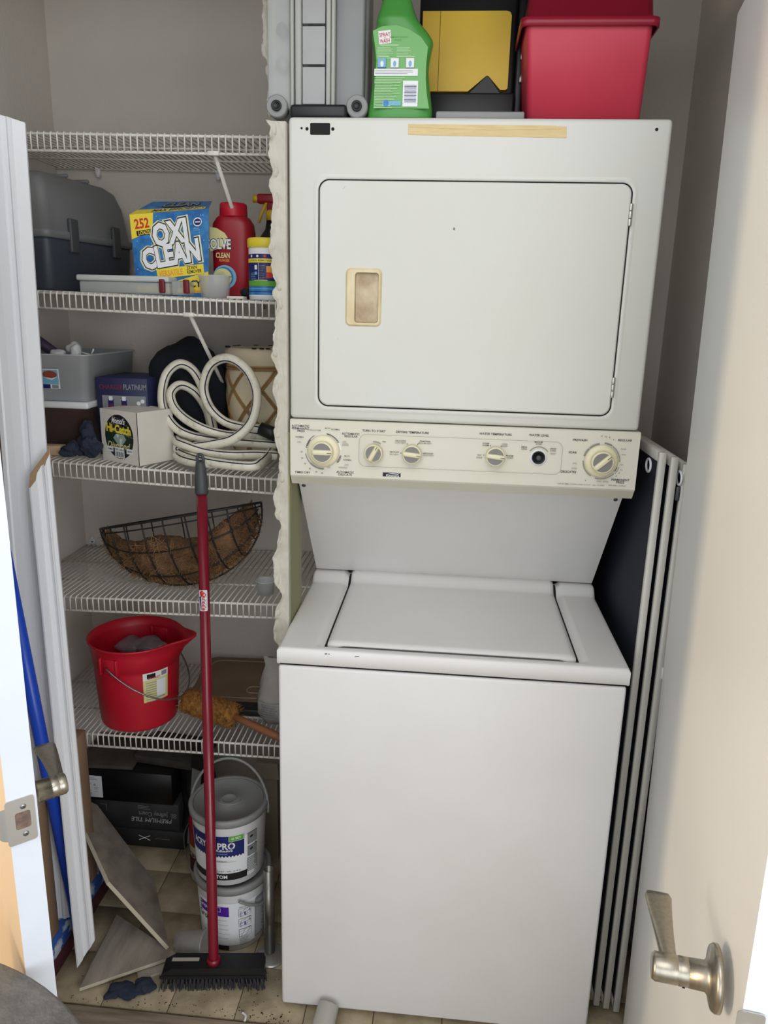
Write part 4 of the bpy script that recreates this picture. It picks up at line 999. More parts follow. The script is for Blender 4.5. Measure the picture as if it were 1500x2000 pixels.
# ceramic drum vase with rattan lattice
cx, cy = -.150, .505; z0 = S3(cx); t = thing('drum_vase', (cx, cy, z0), 'cream drum-shaped vase wrapped in crossed rattan strips', 'vase')
vp = [(0, 0), (.060, 0), (.068, .01), (.078, .08), (.085, .15), (.086, .20), (.081, .225), (.083, .232), (.088, .245), (.089, .262), (.084, .272), (.076, .274), (.070, .268), (.068, .2), (0, .19)]
b = MB(); b.lathe(vp, (cx, cy, z0), 48); b.build('vase_body', cream2, t)
def vr(h):
    P_ = vp[1:7]
    for (r0, h0), (r1, h1) in zip(P_, P_[1:]):
        if h0 <= h <= h1: return r0 + (r1 - r0) * (h - h0) / max(1e-6, h1 - h0)
    return P_[-1][0]
for s_ in (1, -1):
    for k in range(7):
        b = MB()
        for off in (-.035, .035):
            b.tube([(cx + (vr(h) + .0015) * math.cos(a), cy + (vr(h) + .0015) * math.sin(a), z0 + h) for h, a in [(.224 - .2 * i / 18, k * 2 * PI / 7 + off + s_ * (2 * PI / 7) * 1.05 * i / 9) for i in range(19)]], .0022, 5)
        b.build('rattan_strip', rattan, t)
b = MB(); b.tube([(cx + .084 * math.cos(a), cy + .084 * math.sin(a), z0 + .224) for a in [2 * PI * i / 40 for i in range(40)]], .0032, 6, closed=True); b.tube([(cx + .084 * math.cos(a), cy + .084 * math.sin(a), z0 + .230) for a in [2 * PI * i / 40 for i in range(40)]], .0028, 6, closed=True); b.build('rattan_band', rattan, t)
b = MB()
for i in range(26):
    a = 2 * PI * (i + random.random()) / 26
    if random.random() < .45: continue
    a = a; b.box((cx + .083 * math.cos(a) - .005, cy + .083 * math.sin(a) - .005, z0 + .2725), (cx + .083 * math.cos(a) + .005, cy + .083 * math.sin(a) + .005, z0 + .2755), .001, 1)
o = b.build('rim_stain', clothb, t); o['kind'] = 'stuff'
# hose
HP = [
 [(-0.263, 0.315, 1.259), (-0.219, 0.310, 1.267), (-0.169, 0.310, 1.282), (-0.130, 0.320, 1.320), (-0.118, 0.330, 1.378), (-0.135, 0.340, 1.425), (-0.168, 0.350, 1.454), (-0.205, 0.360, 1.459), (-0.239, 0.370, 1.437), (-0.258, 0.380, 1.389), (-0.245, 0.380, 1.344), (-0.212, 0.380, 1.312), (-0.171, 0.380, 1.300), (-0.124, 0.390, 1.295), (-0.100, 0.390, 1.291)],
 [(-0.249, 0.420, 1.277), (-0.260, 0.420, 1.332), (-0.275, 0.420, 1.387), (-0.298, 0.420, 1.427), (-0.326, 0.410, 1.440), (-0.353, 0.400, 1.417), (-0.363, 0.390, 1.375), (-0.355, 0.375, 1.334), (-0.326, 0.360, 1.298), (-0.288, 0.355, 1.279), (-0.228, 0.360, 1.268), (-0.160, 0.380, 1.262), (-0.090, 0.400, 1.257)],
 [(-0.264, 0.450, 1.275), (-0.272, 0.440, 1.330), (-0.294, 0.420, 1.374), (-0.322, 0.400, 1.391), (-0.338, 0.380, 1.373), (-0.326, 0.365, 1.343), (-0.291, 0.350, 1.316), (-0.241, 0.345, 1.294), (-0.191, 0.360, 1.281), (-0.150, 0.390, 1.279), (-0.113, 0.420, 1.267)],
 [(-0.081, 0.360, 1.238), (-0.125, 0.340, 1.242), (-0.180, 0.320, 1.243), (-0.237, 0.310, 1.250), (-0.285, 0.310, 1.264), (-0.312, 0.340, 1.264), (-0.327, 0.400, 1.263), (-0.263, 0.470, 1.259), (-0.132, 0.470, 1.257)],
 [(-0.310, 0.335, 1.259), (-0.305, 0.335, 1.240), (-0.238, 0.275, 1.237), (-0.170, 0.246, 1.235), (-0.110, 0.236, 1.235), (-0.096, 0.264, 1.237), (-0.097, 0.326, 1.237), (-0.105, 0.411, 1.240)],
 [(-0.193, 0.262, 1.232), (-0.248, 0.268, 1.232), (-0.300, 0.313, 1.232), (-0.328, 0.397, 1.228), (-0.289, 0.465, 1.228), (-0.211, 0.515, 1.228), (-0.112, 0.493, 1.228)]]
t = thing('garden_hose', (-.2, .36, S3(-.2)), 'coiled dirty white hose with a dark blue stripe along it', 'hose')
cpos = V(cam.matrix_world.translation)
for i, pts_ in enumerate(HP):
    P_ = bez(pts_, 10); rr = .0110
    P_ = [V((p.x, p.y, max(p.z, S3(p.x) + rr + (.0 if i < 5 else 0)))) for p in P_]
    b = MB(); b.tube(P_, rr, 12); h = b.build('hose_length', hosem, t)
    st_ = []
    ref = V((-.2, .35, 1.36))
    for k, p in enumerate(P_):
        tg = (P_[min(k + 1, len(P_) - 1)] - P_[max(k - 1, 0)]).normalized(); out = (p - ref) if i < 3 else V((0, -.2, 1)); nn_ = V((.2, -1, .25)) * .75 - out.normalized() * (.62 if i in (0, 1, 2) else -.5); nn_ = (nn_ - tg * nn_.dot(tg)).normalized()
        st_.append(p + nn_ * (rr - .0003))
    b = MB(); b.tube(st_, .0016, 5); b.build('stripe', navys, h)
b = MB(); b.mat(black); p0, p1 = V((-0.128, 0.385, 1.298)), V((-0.080, 0.385, 1.280)); ax = (p1 - p0).normalized(); b.lathe([(.010, 0), (.0155, .002), (.0165, .03), (.0165, .045)], p0, 20, ax); b.build('connector', None, t)
b = MB(); p_ = V((-0.066, 0.300, 1.231)); b.box(p_ - V((.006, .004, .006)), p_ + V((.006, .004, .008)), .002, 1)
# ================================================================ FOURTH SHELF: basket
P1, P2 = V((-.538, .40, 1.025)), V((-.130, .40, 1.112)); C_ = (P1 + P2) / 2; U = (P2 - P1).normalized(); a_ = (P2 - P1).length / 2
Bd = V((.335, -.91, .235)); Bd = (Bd - U * Bd.dot(U)).normalized(); Dn = U.cross(Bd); Dn = Dn if Dn.z < 0 else -Dn; bb, cc = .175, .115
sp = lambda ph, th, k=1.0: C_ + U * (a_ * math.cos(ph) * k) + (Bd * (cc * math.cos(th)) + Dn * (bb * math.sin(th))) * (math.sin(ph) * k)
t = thing('hanging_basket', (C_.x, C_.y, .898), 'half-round black wire wall basket lined with coconut fibre', 'basket')
wm = M('black_coated_wire', (24, 24, 24), .5)
b = MB(); b.tube([sp(PI * i / 30, 0) for i in range(31)], .0028, 6); b.tube([P1, P2], .0028, 6); b.tube([sp(PI * i / 30, 0.04) + Dn * .008 for i in range(31)], .0018, 6); b.tube([sp(PI * i / 30, PI / 2) for i in range(31)], .0026, 6); b.build('rim_frame', wm, t)
for k in range(11):
    ph = PI * (k + 1) / 12; b = MB(); b.tube([sp(ph, PI / 2 * i / 12, 1.0) for i in range(13)], .0021, 5); b.build('rib', wm, t)
for k in range(7):
    ph = PI * (k + 1) / 8; b = MB(); e1 = sp(ph, PI / 2); top = C_ + U * (a_ * math.cos(ph)); b.tube([top, e1], .0018, 5); b.build('back_wire', wm, t)
b = MB()
for th_ in (.45, .95): b.tube([sp(PI * (.06 + .88 * i / 30), th_) for i in range(31)], .0018, 5)
o = b.build('hoop_wires', wm, t); o['kind'] = 'stuff'
b = MB(); rows = []
top_th = lambda ph: .50 + .16 * math.cos(4 * ph + 2.6) - .32 * math.exp(-((ph - .75) / .35) ** 2) + .12 * math.exp(-((ph - 1.45) / .25) ** 2)
NP, NTh = 60, 22
for i in range(NP + 1):
    ph = PI * (.07 + .86 * i / NP); t0_ = max(.12, top_th(ph)); row = []
    for j in range(NTh + 1):
        th = t0_ + (PI / 2 - t0_) * j / NTh; p = sp(ph, th, .95); n_ = noise.noise(p * 28) * .011 + noise.noise(p * 90) * .005
        row.append(p + (p - C_).normalized() * n_)
    p = sp(ph, t0_, .95)
    for k in range(1, 8):   # rolled top going back to the rear frame
        q_ = p * (1 - k / 7) + (C_ + U * (a_ * .92 * math.cos(ph)) + Dn * (bb * math.sin(ph) * (.25 + .3 * t0_))) * (k / 7) - Dn * .022 * math.sin(PI * k / 7); row.insert(0, q_ + V((0, 0, 1)) * (noise.noise(q_ * 60) * .006))
    rows.append(row)
b.grid(rows); lin_ = b.build('coir_liner', coir, t)
b = MB(); rr_ = random.Random(5)
for k in range(2600):
    ph = PI * rr_.uniform(.08, .92); t0_ = max(.12, top_th(ph)) - .1
    if rr_.random() < .3: p = sp(ph, t0_ + .08, .94) * .6 + (C_ + U * (a_ * .9 * math.cos(ph)) + Dn * (bb * math.sin(ph) * .35)) * .4
    else: p = sp(ph, rr_.uniform(t0_, PI / 2), .955)
    d = V((rr_.uniform(-1, 1), rr_.uniform(-1, 1), rr_.uniform(-1, 1))); d = (d - Bd * d.dot(Bd) * .7).normalized() * rr_.uniform(.008, .022)
    m_ = V((rr_.uniform(-1, 1), rr_.uniform(-1, 1), rr_.uniform(-1, 1))) * .004
    b.tube([p - d, p - d * .3 + m_, p + d * .3 + m_, p + d], .00055, 3, cap=False)
o = b.build('coir_strands', coir2, t); o['kind'] = 'stuff'
cup_open('medicine_cup', (-.105, .335, S4(-.105)), .019, .0225, .036, clear2, 'small frosted cup standing near the right end of the fourth shelf')
# ================================================================ FIFTH SHELF
zz = S5(-.46); cx, cy = -.461, .378
t = thing('bucket', (cx, cy, zz), 'red plastic bucket with pouring spout and wire bail on the lowest shelf', 'bucket')
b = MB(); rows = []; NA = 72
def br(r, h, ex, a):   # spout at azimuth 0
    d = (a + PI) % (2 * PI) - PI; return r + ex * math.exp(-(d / .30) ** 2)
for r, h, ex, dz in ((.091, 0, 0, 0), (.0955, .003, 0, 0), (.098, .01, 0, 0), (.107, .158, 0, 0), (.107, .170, .002, 0), (.1095, .172, .003, 0), (.112, .205, .018, 0), (.1155, .225, .040, .004), (.1185, .228, .043, .006), (.1190, .2315, .043, .007), (.1155, .232, .041, .007), (.111, .205, .016, 0), (.105, .16, 0, 0), (.096, .02, 0, 0), (.0, .018, 0, 0)):
    row = []
    for i in range(NA):
        a = 2 * PI * i / NA; R1 = br(r, h, ex, a); d = (a + PI) % (2 * PI) - PI
        row.append((cx + R1 * math.cos(a), cy + R1 * math.sin(a), zz + h + dz * math.exp(-(d / .35) ** 2)))
    rows.append(row)
g = b.grid(rows, closed_v=True); b.f(g[0], False); b.build('bucket_body', redp, t)
ea = math.radians(-103)
for a in (ea, ea + PI):
    b = MB(yaw_box((cx + .111 * math.cos(a), cy + .111 * math.sin(a), zz + .165), a + PI / 2)); b.box((-.026, -.006, 0), (-.020, .012, .044), .001, 1); b.box((.020, -.006, 0), (.026, .012, .044), .001, 1); b.box((-.022, -.004, .004), (.022, .010, .042), .002, 1); b.build('ear', redp, t)
E1, E2 = V((cx + .122 * math.cos(ea), cy + .122 * math.sin(ea), zz + .187)), V((cx - .122 * math.cos(ea), cy - .122 * math.sin(ea), zz + .187)); mid = (E1 + E2) / 2
bu = V((.134 * math.cos(ea + PI / 2), .134 * math.sin(ea + PI / 2), -.105))
b = MB(); b.tube([E1 + V((0, .01, 0))] + [mid + (E1 - mid) * math.cos(PI * i / 24) + bu * math.sin(PI * i / 24) for i in range(25)] + [E2], .0022, 8); b.build('bail', steel, t)
Pf = Print(cyl((cx, cy, zz), .0978, math.radians(-42), .060)); Pf.rect(0, .125, .062, .082, plyel).rect(.0, .156, .062, .020, pwhite).rect(-.012, .156, .020, .013, pblack).rect(.020, .156, .014, .012, pgrey).text('BUCKET', -.004, .150, .008, pred, .02); Pf.lines(0, .138, .05, 9, .0066, .0018, pgrey, 3); Pf.rect(.012, .118, .024, .046, pwhite)
Pf.build('label', t)
b = MB()
for i, (dx, dy, dz, r) in enumerate(((.02, .03, .188, .045), (-.03, .035, .182, .04), (.05, .02, .190, .03), (-.03, -.03, .165, .035))): blob(b, (cx + dx, cy + dy, zz + dz), (r, r * .8, r * .5), i + 20, .4, 30, 3)
tag(b.build('plastic_bags', M('grey_bag_plastic', (150, 140, 148), .4, alpha=.55, c2=(110, 60, 70), ns=14)), 'crumpled translucent bags stuffed inside the red bucket', 'bag')
b = MB(); b.lathe([(0, .155), (.099, .155)], (cx, cy, zz), 30, capt=False); tag(b.build('red_cloth', redd), 'red cloth lying under the bags in the red bucket', 'cloth')
# black tray, board, bag
z5 = S5(-.2)
b = MB(); b.box((-.36, .40, z5), (-.10, .60, z5 + .018), .003, 2); tag(b.build('black_tray', black), 'shallow black tray lying under the brown board', 'tray')
b = MB(Matrix.Translation((-.225, .54, z5 + .0215)) @ Matrix.Rotation(.06, 4, 'Z') @ Matrix.Rotation(.10, 4, 'X'))
b.mat(pegb); out_ = rrect(-.13, -.10, .115, .12, .035, 6); b.prism(out_, .004, (0, 0, .004), (1, 0, 0), (0, 1, 0), (0, 0, 1)); 
t = b.build('fibre_board', None); tag(t, 'brown fibre board with a moulded outline lying behind the duster', 'board')
b = MB(Matrix.Translation((-.225, .54, z5 + .0215)) @ Matrix.Rotation(.06, 4, 'Z') @ Matrix.Rotation(.10, 4, 'X')); b.mat(M('board_line', (150, 134, 112), .8))
for rr0, cxy in (((-.11, -.085, .10, .10), None), ((.02, -.06, .07, -.03), None)): b.tube([(u, w, .0088) for u, w in rrect(*rr0, .03 if rr0[0] < 0 else .014, 6)], .0022, 5, closed=True)
b.build('moulded_ridge', None, t)
b = MB(); rows = []; zb_ = S5(-.1)
for k, (z, rx, ry) in enumerate(((0, .036, .034), (.02, .048, .042), (.06, .050, .044), (.085, .042, .034), (.095, .040, .032), (.13, .040, .026), (.155, .034, .012), (.175, .038, .004))):
    rows.append([(-.098 + .006 * (k > 4) + (rx + .008 * noise.noise(V((k, a * 3, 1)))) * math.cos(a), .40 + (ry + .008 * noise.noise(V((k, a * 3, 5)))) * math.sin(a), zb_ + z + .006 * noise.noise(V((a * 2, k, 9)))) for a in [2 * PI * i / 28 for i in range(28)]])
g = b.grid(rows, closed_v=True); b.f(g[0], False); t = b.build('cement_bag', bagm); tag(t, 'crumpled grey paper bag of powder standing at the right end', 'bag')
Pf = Print(lambda u, v, h: V((-.100 + u, .40 - math.sqrt(max(1e-5, .045 ** 2 - u * u)) * .95 - .004 - h, zb_ + v)), .006); Pf.lines(0, .058, .06, 6, .007, .003, pgrey, 4); Pf.rect(0, .066, .07, .0015, pgrey)
Pf.build('printed_lines', t)
# duster
a0, a1, a2 = V((-.345, .398, z5 + .038)), V((-.190, .335, z5 + .034)), V((-.060, .288, z5 + .012)); 
t = thing('duster', (-.22, .35, z5), 'fuzzy tan duster with a bare wooden handle beside the red bucket', 'duster')
b = MB(); P_ = [a0 + (a1 - a0) * (i / 40) for i in range(41)]; d_ = (a1 - a0).normalized(); u_ = d_.orthogonal().normalized(); w_ = d_.cross(u_); rows = []
for i, p in enumerate(P_):
    e_ = min(1, min(i, 40 - i) / 4 + .25); rows.append([p + (u_ * math.cos(a) + w_ * math.sin(a)) * (.030 * e_ ** .5 * (1 + .22 * noise.noise(V((i * .5, a * 3.2, 0))) + .18 * noise.noise(V((i * 1.3, a * 7, 4))))) for a in [2 * PI * k / 36 for k in range(36)]])
g = b.grid(rows, closed_v=True); b.f(g[0]); b.f(g[-1]); b.build('fluff_head', fluff, t)
b = MB(); rr_ = random.Random(9)
for k in range(1300):
    p = a0 + (a1 - a0) * rr_.random(); an = rr_.uniform(0, 2 * PI); n_ = u_ * math.cos(an) + w_ * math.sin(an); q = p + n_ * .026; m_ = d_ * rr_.uniform(-.006, .006)
    b.tube([q, q + n_ * .006 + m_, q + n_ * .009 + m_ * 2], [.0009, .0007, .0002], 3, cap=False)
o = b.build('fluff_fibres', fluff, t); o['kind'] = 'stuff'
b = MB(); b.tube([a1 - (a2 - a1) * .1, a1 + (a2 - a1) * .3, a1 + (a2 - a1) * .8, a2], [.008, .0095, .0105, .009], 14); b.build('handle', woodh, t)

# ================================================================ CLOSET FLOOR
def cbox(name, lo, hi, m, lab, cat='box', group=None):
    b = MB(); b.box(lo, hi, .0015, 1); t = thing(name, ((lo[0] + hi[0]) / 2, (lo[1] + hi[1]) / 2, lo[2]), lab, cat, group); b.build('carton', m, t); return t
t = cbox('tile_box', (-.70, .503, 0), (-.405, .68, .058), black2, 'bottom black tile carton on the floor, marked with a white X')
Pf = Print(plane((0, .5028, 0), (1, 0, 0), (0, 0, 1), (0, -1, 0))); ux, uz = -0.528, .032
Pf.rect(ux, uz, .038, .0022, pwhite, .45).rect(ux, uz, .038, .0022, pwhite, -.42).rect(ux + .055, uz + .0, .045, .0012, pgrey).build('marker_cross', t)
t = cbox('tile_box', (-.69, .507, .059), (-.42, .68, .150), M('dark_grey_card', (46, 46, 50), .6, c2=(70, 68, 66), ns=20), 'middle tile carton lying upside down with light lettering')
Pf = Print(plane((0, .5068, 0), (1, 0, 0), (0, 0, 1), (0, -1, 0)))
Pf.text('Jeffrey Court', -.498, .112, .021, pgrey, .015, .090, PI); Pf.text('PREMIUM TILE', -.505, .092, .020, M('print_pale', (190, 190, 190), .5), .01, .125, PI, shear=.2)
for k in range(4): Pf.rect(-.436 + .0055 * math.cos(k * PI / 2 + .785), .112 + .0055 * math.sin(k * PI / 2 + .785), .007, .007, pgrey, .785).rect(-.436 + .0055 * math.cos(k * PI / 2 + .785), .112 + .0055 * math.sin(k * PI / 2 + .785), .0035, .0035, black2, .785)
Pf.lines(-.52, .139, .05, 3, .005, .0014, pgrey, 4); Pf.rect(-.65, .135, .02, .001, pgrey).rect(-.640, .125, .001, .02, pgrey); Pf.build('lettering', t)
t = cbox('tile_box', (-.73, .502, .151), (-.435, .68, .252), M('black_gloss_card', (18, 18, 20), .4), 'top black carton with a white address label at its left')
Pf = Print(plane((0, .5018, 0), (1, 0, 0), (0, 0, 1), (0, -1, 0))); lx, lz = -0.678, 0.196
Pf.rect(lx, lz, .062, .072, pwhite); Pf.lines(lx + .003, lz + .028, .045, 2, .005, .0014, pgrey, 3); Pf.rect(lx - .010, lz - .008, .0035, .032, pblack).rect(lx - .010, lz + .008, .016, .0015, pblack).rect(lx - .010, lz - .024, .016, .0015, pblack); Pf.ell(lx + .008, lz + .006, .003, .003, pblack, 12, .5); Pf.lines(lx + .014, lz + .002, .016, 5, .0045, .0012, pgrey, 8); Pf.build('address_label', t)
b = MB(Matrix.Translation((-.58, .6, .2535)) @ Matrix.Rotation(.05, 4, 'Z')); b.box((-.14, -.09, 0), (.02, .08, .012), .001, 1); tag(b.build('cardboard_flap', M('dusty_card', (92, 84, 76), .95, c2=(60, 54, 50), ns=12, fac=.8)), 'dusty folded brown cardboard on top of the black cartons, at left', 'cardboard')
b = MB(Matrix.Translation((-.46, .61, .2535)) @ Matrix.Rotation(-.12, 4, 'Z')); b.box((-.10, -.07, 0), (.10, .07, .024), .001, 1); t = b.build('flat_box', M('dusty_box', (84, 80, 74), .9, c2=(58, 54, 50), ns=14, fac=.8)); tag(t, 'flat dusty box with pale tape on top of the black cartons, at right', 'box')
b = MB(); blob(b, (-.385, .58, .14), (.05, .06, .14), 31, .35, 20, 4, .003); tag(b.build('black_bag', black), 'crumpled black plastic bag beside the tile cartons', 'bag')
b = MB(Matrix.Translation((-.355, .515, .305)) @ Matrix.Rotation(.1, 4, 'Y')); b.prism([(-.022, .03), (.004, .03), (.024, .008), (.010, -.04), (-.022, -.032)], .012, (0, 0, 0), D=(0, 1, 0)); b.mat(black); b.lathe([(.010, 0), (.010, .002)], (-.004, -.0, .012), 20, (0, -1, 0)); b.mat(greyp); b.box((-.02, .006, -.3), (.008, .012, -.03)); o = b.build('metal_bracket', greyp); tag(o, 'grey metal bracket with a round hole standing behind the pails', 'bracket')
# plastic leg piece
b = MB(); b.hexa([(-.15, .50, .0), (-.12, .50, .0), (-.12, .53, 0), (-.15, .53, 0)], [(-.178, .50, .272), (-.122, .50, .272), (-.122, .535, .272), (-.178, .535, .272)]); b.hexa([(-.183, .492, .272), (-.115, .492, .272), (-.115, .54, .272), (-.183, .54, .272)], [(-.183, .50, .318), (-.12, .50, .318), (-.12, .54, .318), (-.183, .54, .318)])
tag(b.build('plastic_stand', beige), 'tapered beige plastic stand behind the pails beside the machine', 'stand')
# pails
def pail(c, h, lab, pr_fn, rot=0.0, bail_up=True):
    t = thing('adhesive_pail', c, lab, 'pail'); z0 = c[2]; O = V(c)
    b = MB(); b.lathe([(.078, 0), (.084, .004), (.0915, h - .028), (.0925, h - .026), (.0925, h - .012), (.089, h - .010)], O, 56); b.build('pail_body', white, t)
    b = MB(); b.lathe([(.094, h - .020), (.0975, h - .018), (.0985, h - .004), (.096, h), (.088, h), (.087, h - .004), (.020, h - .004), (.018, h - .002), (.016, h - .004), (0, h - .004)], O, 56); l = b.build('pail_lid', greyp, t)
    b = MB(); b.mat(gap); b.lathe([(.0862, h - .0038), (.0878, h - .0036)], O, 56, capt=False, capb=False); b.build('lid_groove', None, l)
    Pf = Print(cyl(O, .084, -PI / 2 + rot, .047), .005); pr_fn(Pf); Pf.build('label', t)
    return t, l
H1 = .195
def lab2(P):
    P.rect(.0, .085, .16, .13, pwhite); P.rect(-.028, .125, .082, .030, ppurple); P.text('Grout', -.052, .128, .020, pwhite, .02, .040); P.text('Grout', -.052, .098, .026, pblack, .02, .045); P.rect(-.022, .124, .03, .0010, pwhite).rect(-.022, .138, .03, .0010, pwhite).rect(-.007, .131, .001, .015, pwhite)
    P.rect(-.02, .012, .06, .014, pblack); P.lines(-.01, .098, .05, 5, .014, .0008, pgrey, 5)
    for k in range(7): P.rect(-.060 + k * .003, .040, .0012, .025, pgrey); P.k -= 1
    P.k += 1
    for i, z in enumerate((.118, .088, .056)):
        P.rect(.050, z, .030, .024, pblack).rect(.050, z, .0285, .0225, pwhite)
        if i < 2: P.poly([(.037, z - .008), (.050, z - .010), (.063, z - .002), (.063, z + .006), (.05, z + .001), (.04, z + .004)], ppurple)
        for q in (-.008, 0, .008): P.rect(.050, z + q, .028, .0007, pblack, .25)
        P.rect(.045, z, .0008, .024, pblack, -.5); P.rect(.057, z, .0008, .024, pblack, -.5)
    P.lines(.050, .040, .028, 6, .004, .0012, pgrey, 9); P.text('GROUT TYPE SAMPLES', .05, .136, .004, pblack, .01, .028)
    P.rect(.092, .085, .034, .12, pgrey); P.lines(.092, .135, .028, 22, .0048, .0012, pwhite, 9)
def lab1(P):
    P.rect(.0, .080, .17, .120, pwhite)
    n = 18; x0_, x1_ = -.085, .056; pts = [(x0_, .148), (x1_, .148)]; 
    for i in range(n * 2 + 1): pts.append((x1_ + (x0_ - x1_) * i / (n * 2), .088 + (.004 if i % 2 else -.001)))
    for i in range(n * 2): 
        a, c = pts[2 + i], pts[3 + i]; P.poly([(a[0], .148), a, c, (c[0], .148)], pnavy); P.k -= 1
    P.k += 1
    P.text('ACRYL', -.0500, .120, .026, pwhite, .02, .046); P.text('PRO', .0150, .120, .026, pwhite, .03, .040); P.text('Tile Adhesive', .0, .107, .010, pwhite, .02, .058); P.text('Professional', .002, .098, .006, plblue, .0, .03)
    P.rect(.038, .141, .034, .016, pwhite).rect(.038, .141, .0325, .0145, pgreen).text('SET', .042, .141, .008, pwhite, .03); P.ell(.030, .141, .003, .003, pwhite, 12, .5)
    P.rect(.012, .074, .05, .0007, pgrey).text('For Installations', -.002, .077, .0045, pblack, .01, .035); P.text('NET 1 GAL  (3.78 L)', .022, .046, .005, pblack, .0, .05); P.lines(-.01, .050, .02, 3, .004, .0012, pgrey, 3)
    P.rect(-.012, .030, .150, .020, pblack).text('CUSTOM', -.010, .030, .014, pwhite, .03, .05)
    for z, hh_ in ((.128, .030), (.092, .026)): P.rect(.077, z, .026, hh_ + .002, pblack).rect(.077, z, .0245, hh_, pgrey); P.poly([(.068, z - .01), (.078, z + .004), (.086, z + .01), (.084, z - .004)], pblack); P.rect(.074, z + .004, .008, .006, pblack, .4)
    P.rect(.078, .052, .030, .040, pgrey); P.lines(.078, .068, .026, 8, .0046, .0014, pwhite, 4)
t, l = pail((-.178, .240, 0), H1, 'lower white pail with purple grout label standing on the floor', lab2, 0.0)
b = MB(); O = V((-.178, .240, H1 - .03)); P_ = [O + V((.100 * math.cos(a), .100 * math.sin(a) , .0)) + V((0, 0, -.045 * math.sin((a + 1.2) / 1.9 * PI) if -1.2 < a < .7 else 0)) for a in [(-1.15 + 1.75 * i / 24) for i in range(25)]]
b.tube(P_, [.0035] * 25, 8); b.build('bail', greyp, t)
t, l = pail((-.183, .238, H1 + .001), .192, 'upper white pail with dark blue adhesive label and grey lid', lab1, 0.02)
O = V((-.183, .238, H1 + .16)); b = MB(); b.tube([O + V((-.100 * math.cos(PI * i / 28), .0 + .03 * math.sin(PI * i / 28), .125 * math.sin(PI * i / 28))) for i in range(29)], .0034, 8); b.build('bail', greyp, t)
Pf = Print(plane((-.183, .238, H1 + .192 - .004), (1, 0, 0), (0, 1, 0), (0, 0, 1))); Pf.rect(-0.203 + .183, 0.236 - .238, .018, .020, pgrey).rect(-0.203 + .183, 0.236 - .238, .0165, .018, pwhite, .08); Pf.build('price_sticker', l)
b = MB(); b.tube([(-.183 + .030 * math.cos(a), .238 + .022 * math.sin(a), H1 + .1885) for a in [PI + PI * i / 16 for i in range(17)]], .0018, 6); b.build('lid_pull', greyp, l)
t = thing('paint_can', (-.30, .42, 0), 'dark red and cream can half hidden behind the left of the pails', 'can')
b = MB(); b.mat(redd); b.lathe([(.052, 0), (.055, .003)], (-.302, .425, 0), 32); b.lathe([(.055, .115), (.055, .185), (.050, .19), (0, .188)], (-.302, .425, 0), 32); b.mat(M('can_label_cream', (190, 180, 160), .6)); b.lathe([(.055, .003), (.055, .115)], (-.302, .425, 0), 32, capb=False, capt=False); b.build('can_body', None, t)
Pf = Print(cyl((-.302, .425, 0), .055, -PI / 2 - .95)); Pf.rect(0, .055, .10, .05, maroon).text('OFFICIAL', .0, .088, .020, maroon, .03, .07).build('label', t)
b = MB(); b.tube(bez([(-.357, .425, .165), (-.372, .415, .12), (-.362, .405, .05), (-.34, .39, .008)], 8), .0016, 6); b.build('wire_bail', steel, t)
# steel tube on round foot
t = thing('steel_post', (-.062, .15, 0), 'brushed steel post on a round foot beside the machine', 'post')
b = MB(); b.lathe([(.0135, .006), (.0135, .235), (.0115, .235), (.0115, .01)], (-.066, .165, 0), 28, V((-.02, .08, 1)), capt=False); b.build('tube', steel, t)
b = MB(); b.lathe([(.038, 0), (.038, .004), (.034, .006), (0, .006)], (-.060, .155, 0), 36); b.build('foot', chrome, t)
# broom
t = thing('push_broom', (-.18, .06, 0), 'broom with dark red handle and black bristle head leaning on the shelves', 'broom')
HA, HB = V((-0.178, 0.066, 0.048)), V((-0.223, 0.236, 1.170)); HC = V((-0.229, 0.250, 1.256))
b = MB(); b.tube([HA, HA + (HB - HA) * .02, HB], [.0118, .0122, .0118], 20); hd = b.build('handle', redpole, t)
b = MB(); ax = (HC - HB); b.tube([HB - ax * .05, HB, HB + ax * .35, HB + ax * .7, HB + ax * .8], [.0128, .0150, .0140, .0110, .0095], 20)
top = HB + ax * .8; b.tube([top + V((x_, 0, z_)) for x_, z_ in [(.007 * math.cos(a), .006 + .010 * math.sin(a)) for a in [2 * PI * i / 20 for i in range(20)]]], .0034, 8, closed=True); b.build('hang_grip', dgrey, t)
axn = (HB - HA).normalized(); sp_ = V((-0.214, 0.195, 0.930)); tt = (sp_ - HA).dot(axn); O = HA + axn * tt
side = V((1, 0, 0)); side = (side - axn * side.dot(axn)).normalized(); fr_ = axn.cross(side); fr_ = -fr_ if fr_.y > 0 else fr_
fnh = lambda u, v, h: O + axn * v + (side * math.sin(u / .0119) + fr_ * math.cos(u / .0119)) * (.0121 + h)
Pf = Print(fnh, .003); Pf.rect(0, 0, .020, .048, pwhite).rect(.003, .0, .0165, .044, pnavy).rect(.0035, .0, .0135, .044, pwhite); Pf.rect(-.005, -.006, .004, .03, pnavy, .12); Pf.ell(-.002, .017, .005, .006, pred, 18); Pf.text('Quickie', .0025, -.002, .0115, pred, .05, .042, -PI / 2); Pf.build('brand_sticker', hd)
Lb, Rb = V((-.300, .048, 0)), V((-.058, .078, 0)); Ub = (Rb - Lb).normalized(); Lw = (Rb - Lb).length; Nb = V((-Ub.y, Ub.x, 0)); fb = Matrix((Ub, Nb, V((0, 0, 1)))).transposed().to_4x4(); fb.translation = Lb
b = MB(fb); b.prism([(.0, .030), (Lw, .030), (Lw, .046), (Lw - .004, .060), (.030, .060), (.004, .044)], .046, (0, -.018, 0), (1, 0, 0), (0, 0, 1), (0, 1, 0)); b.box((-.001, -.020, .034), (Lw + .001, -.017, .040)); b.build('brush_block', black, t)
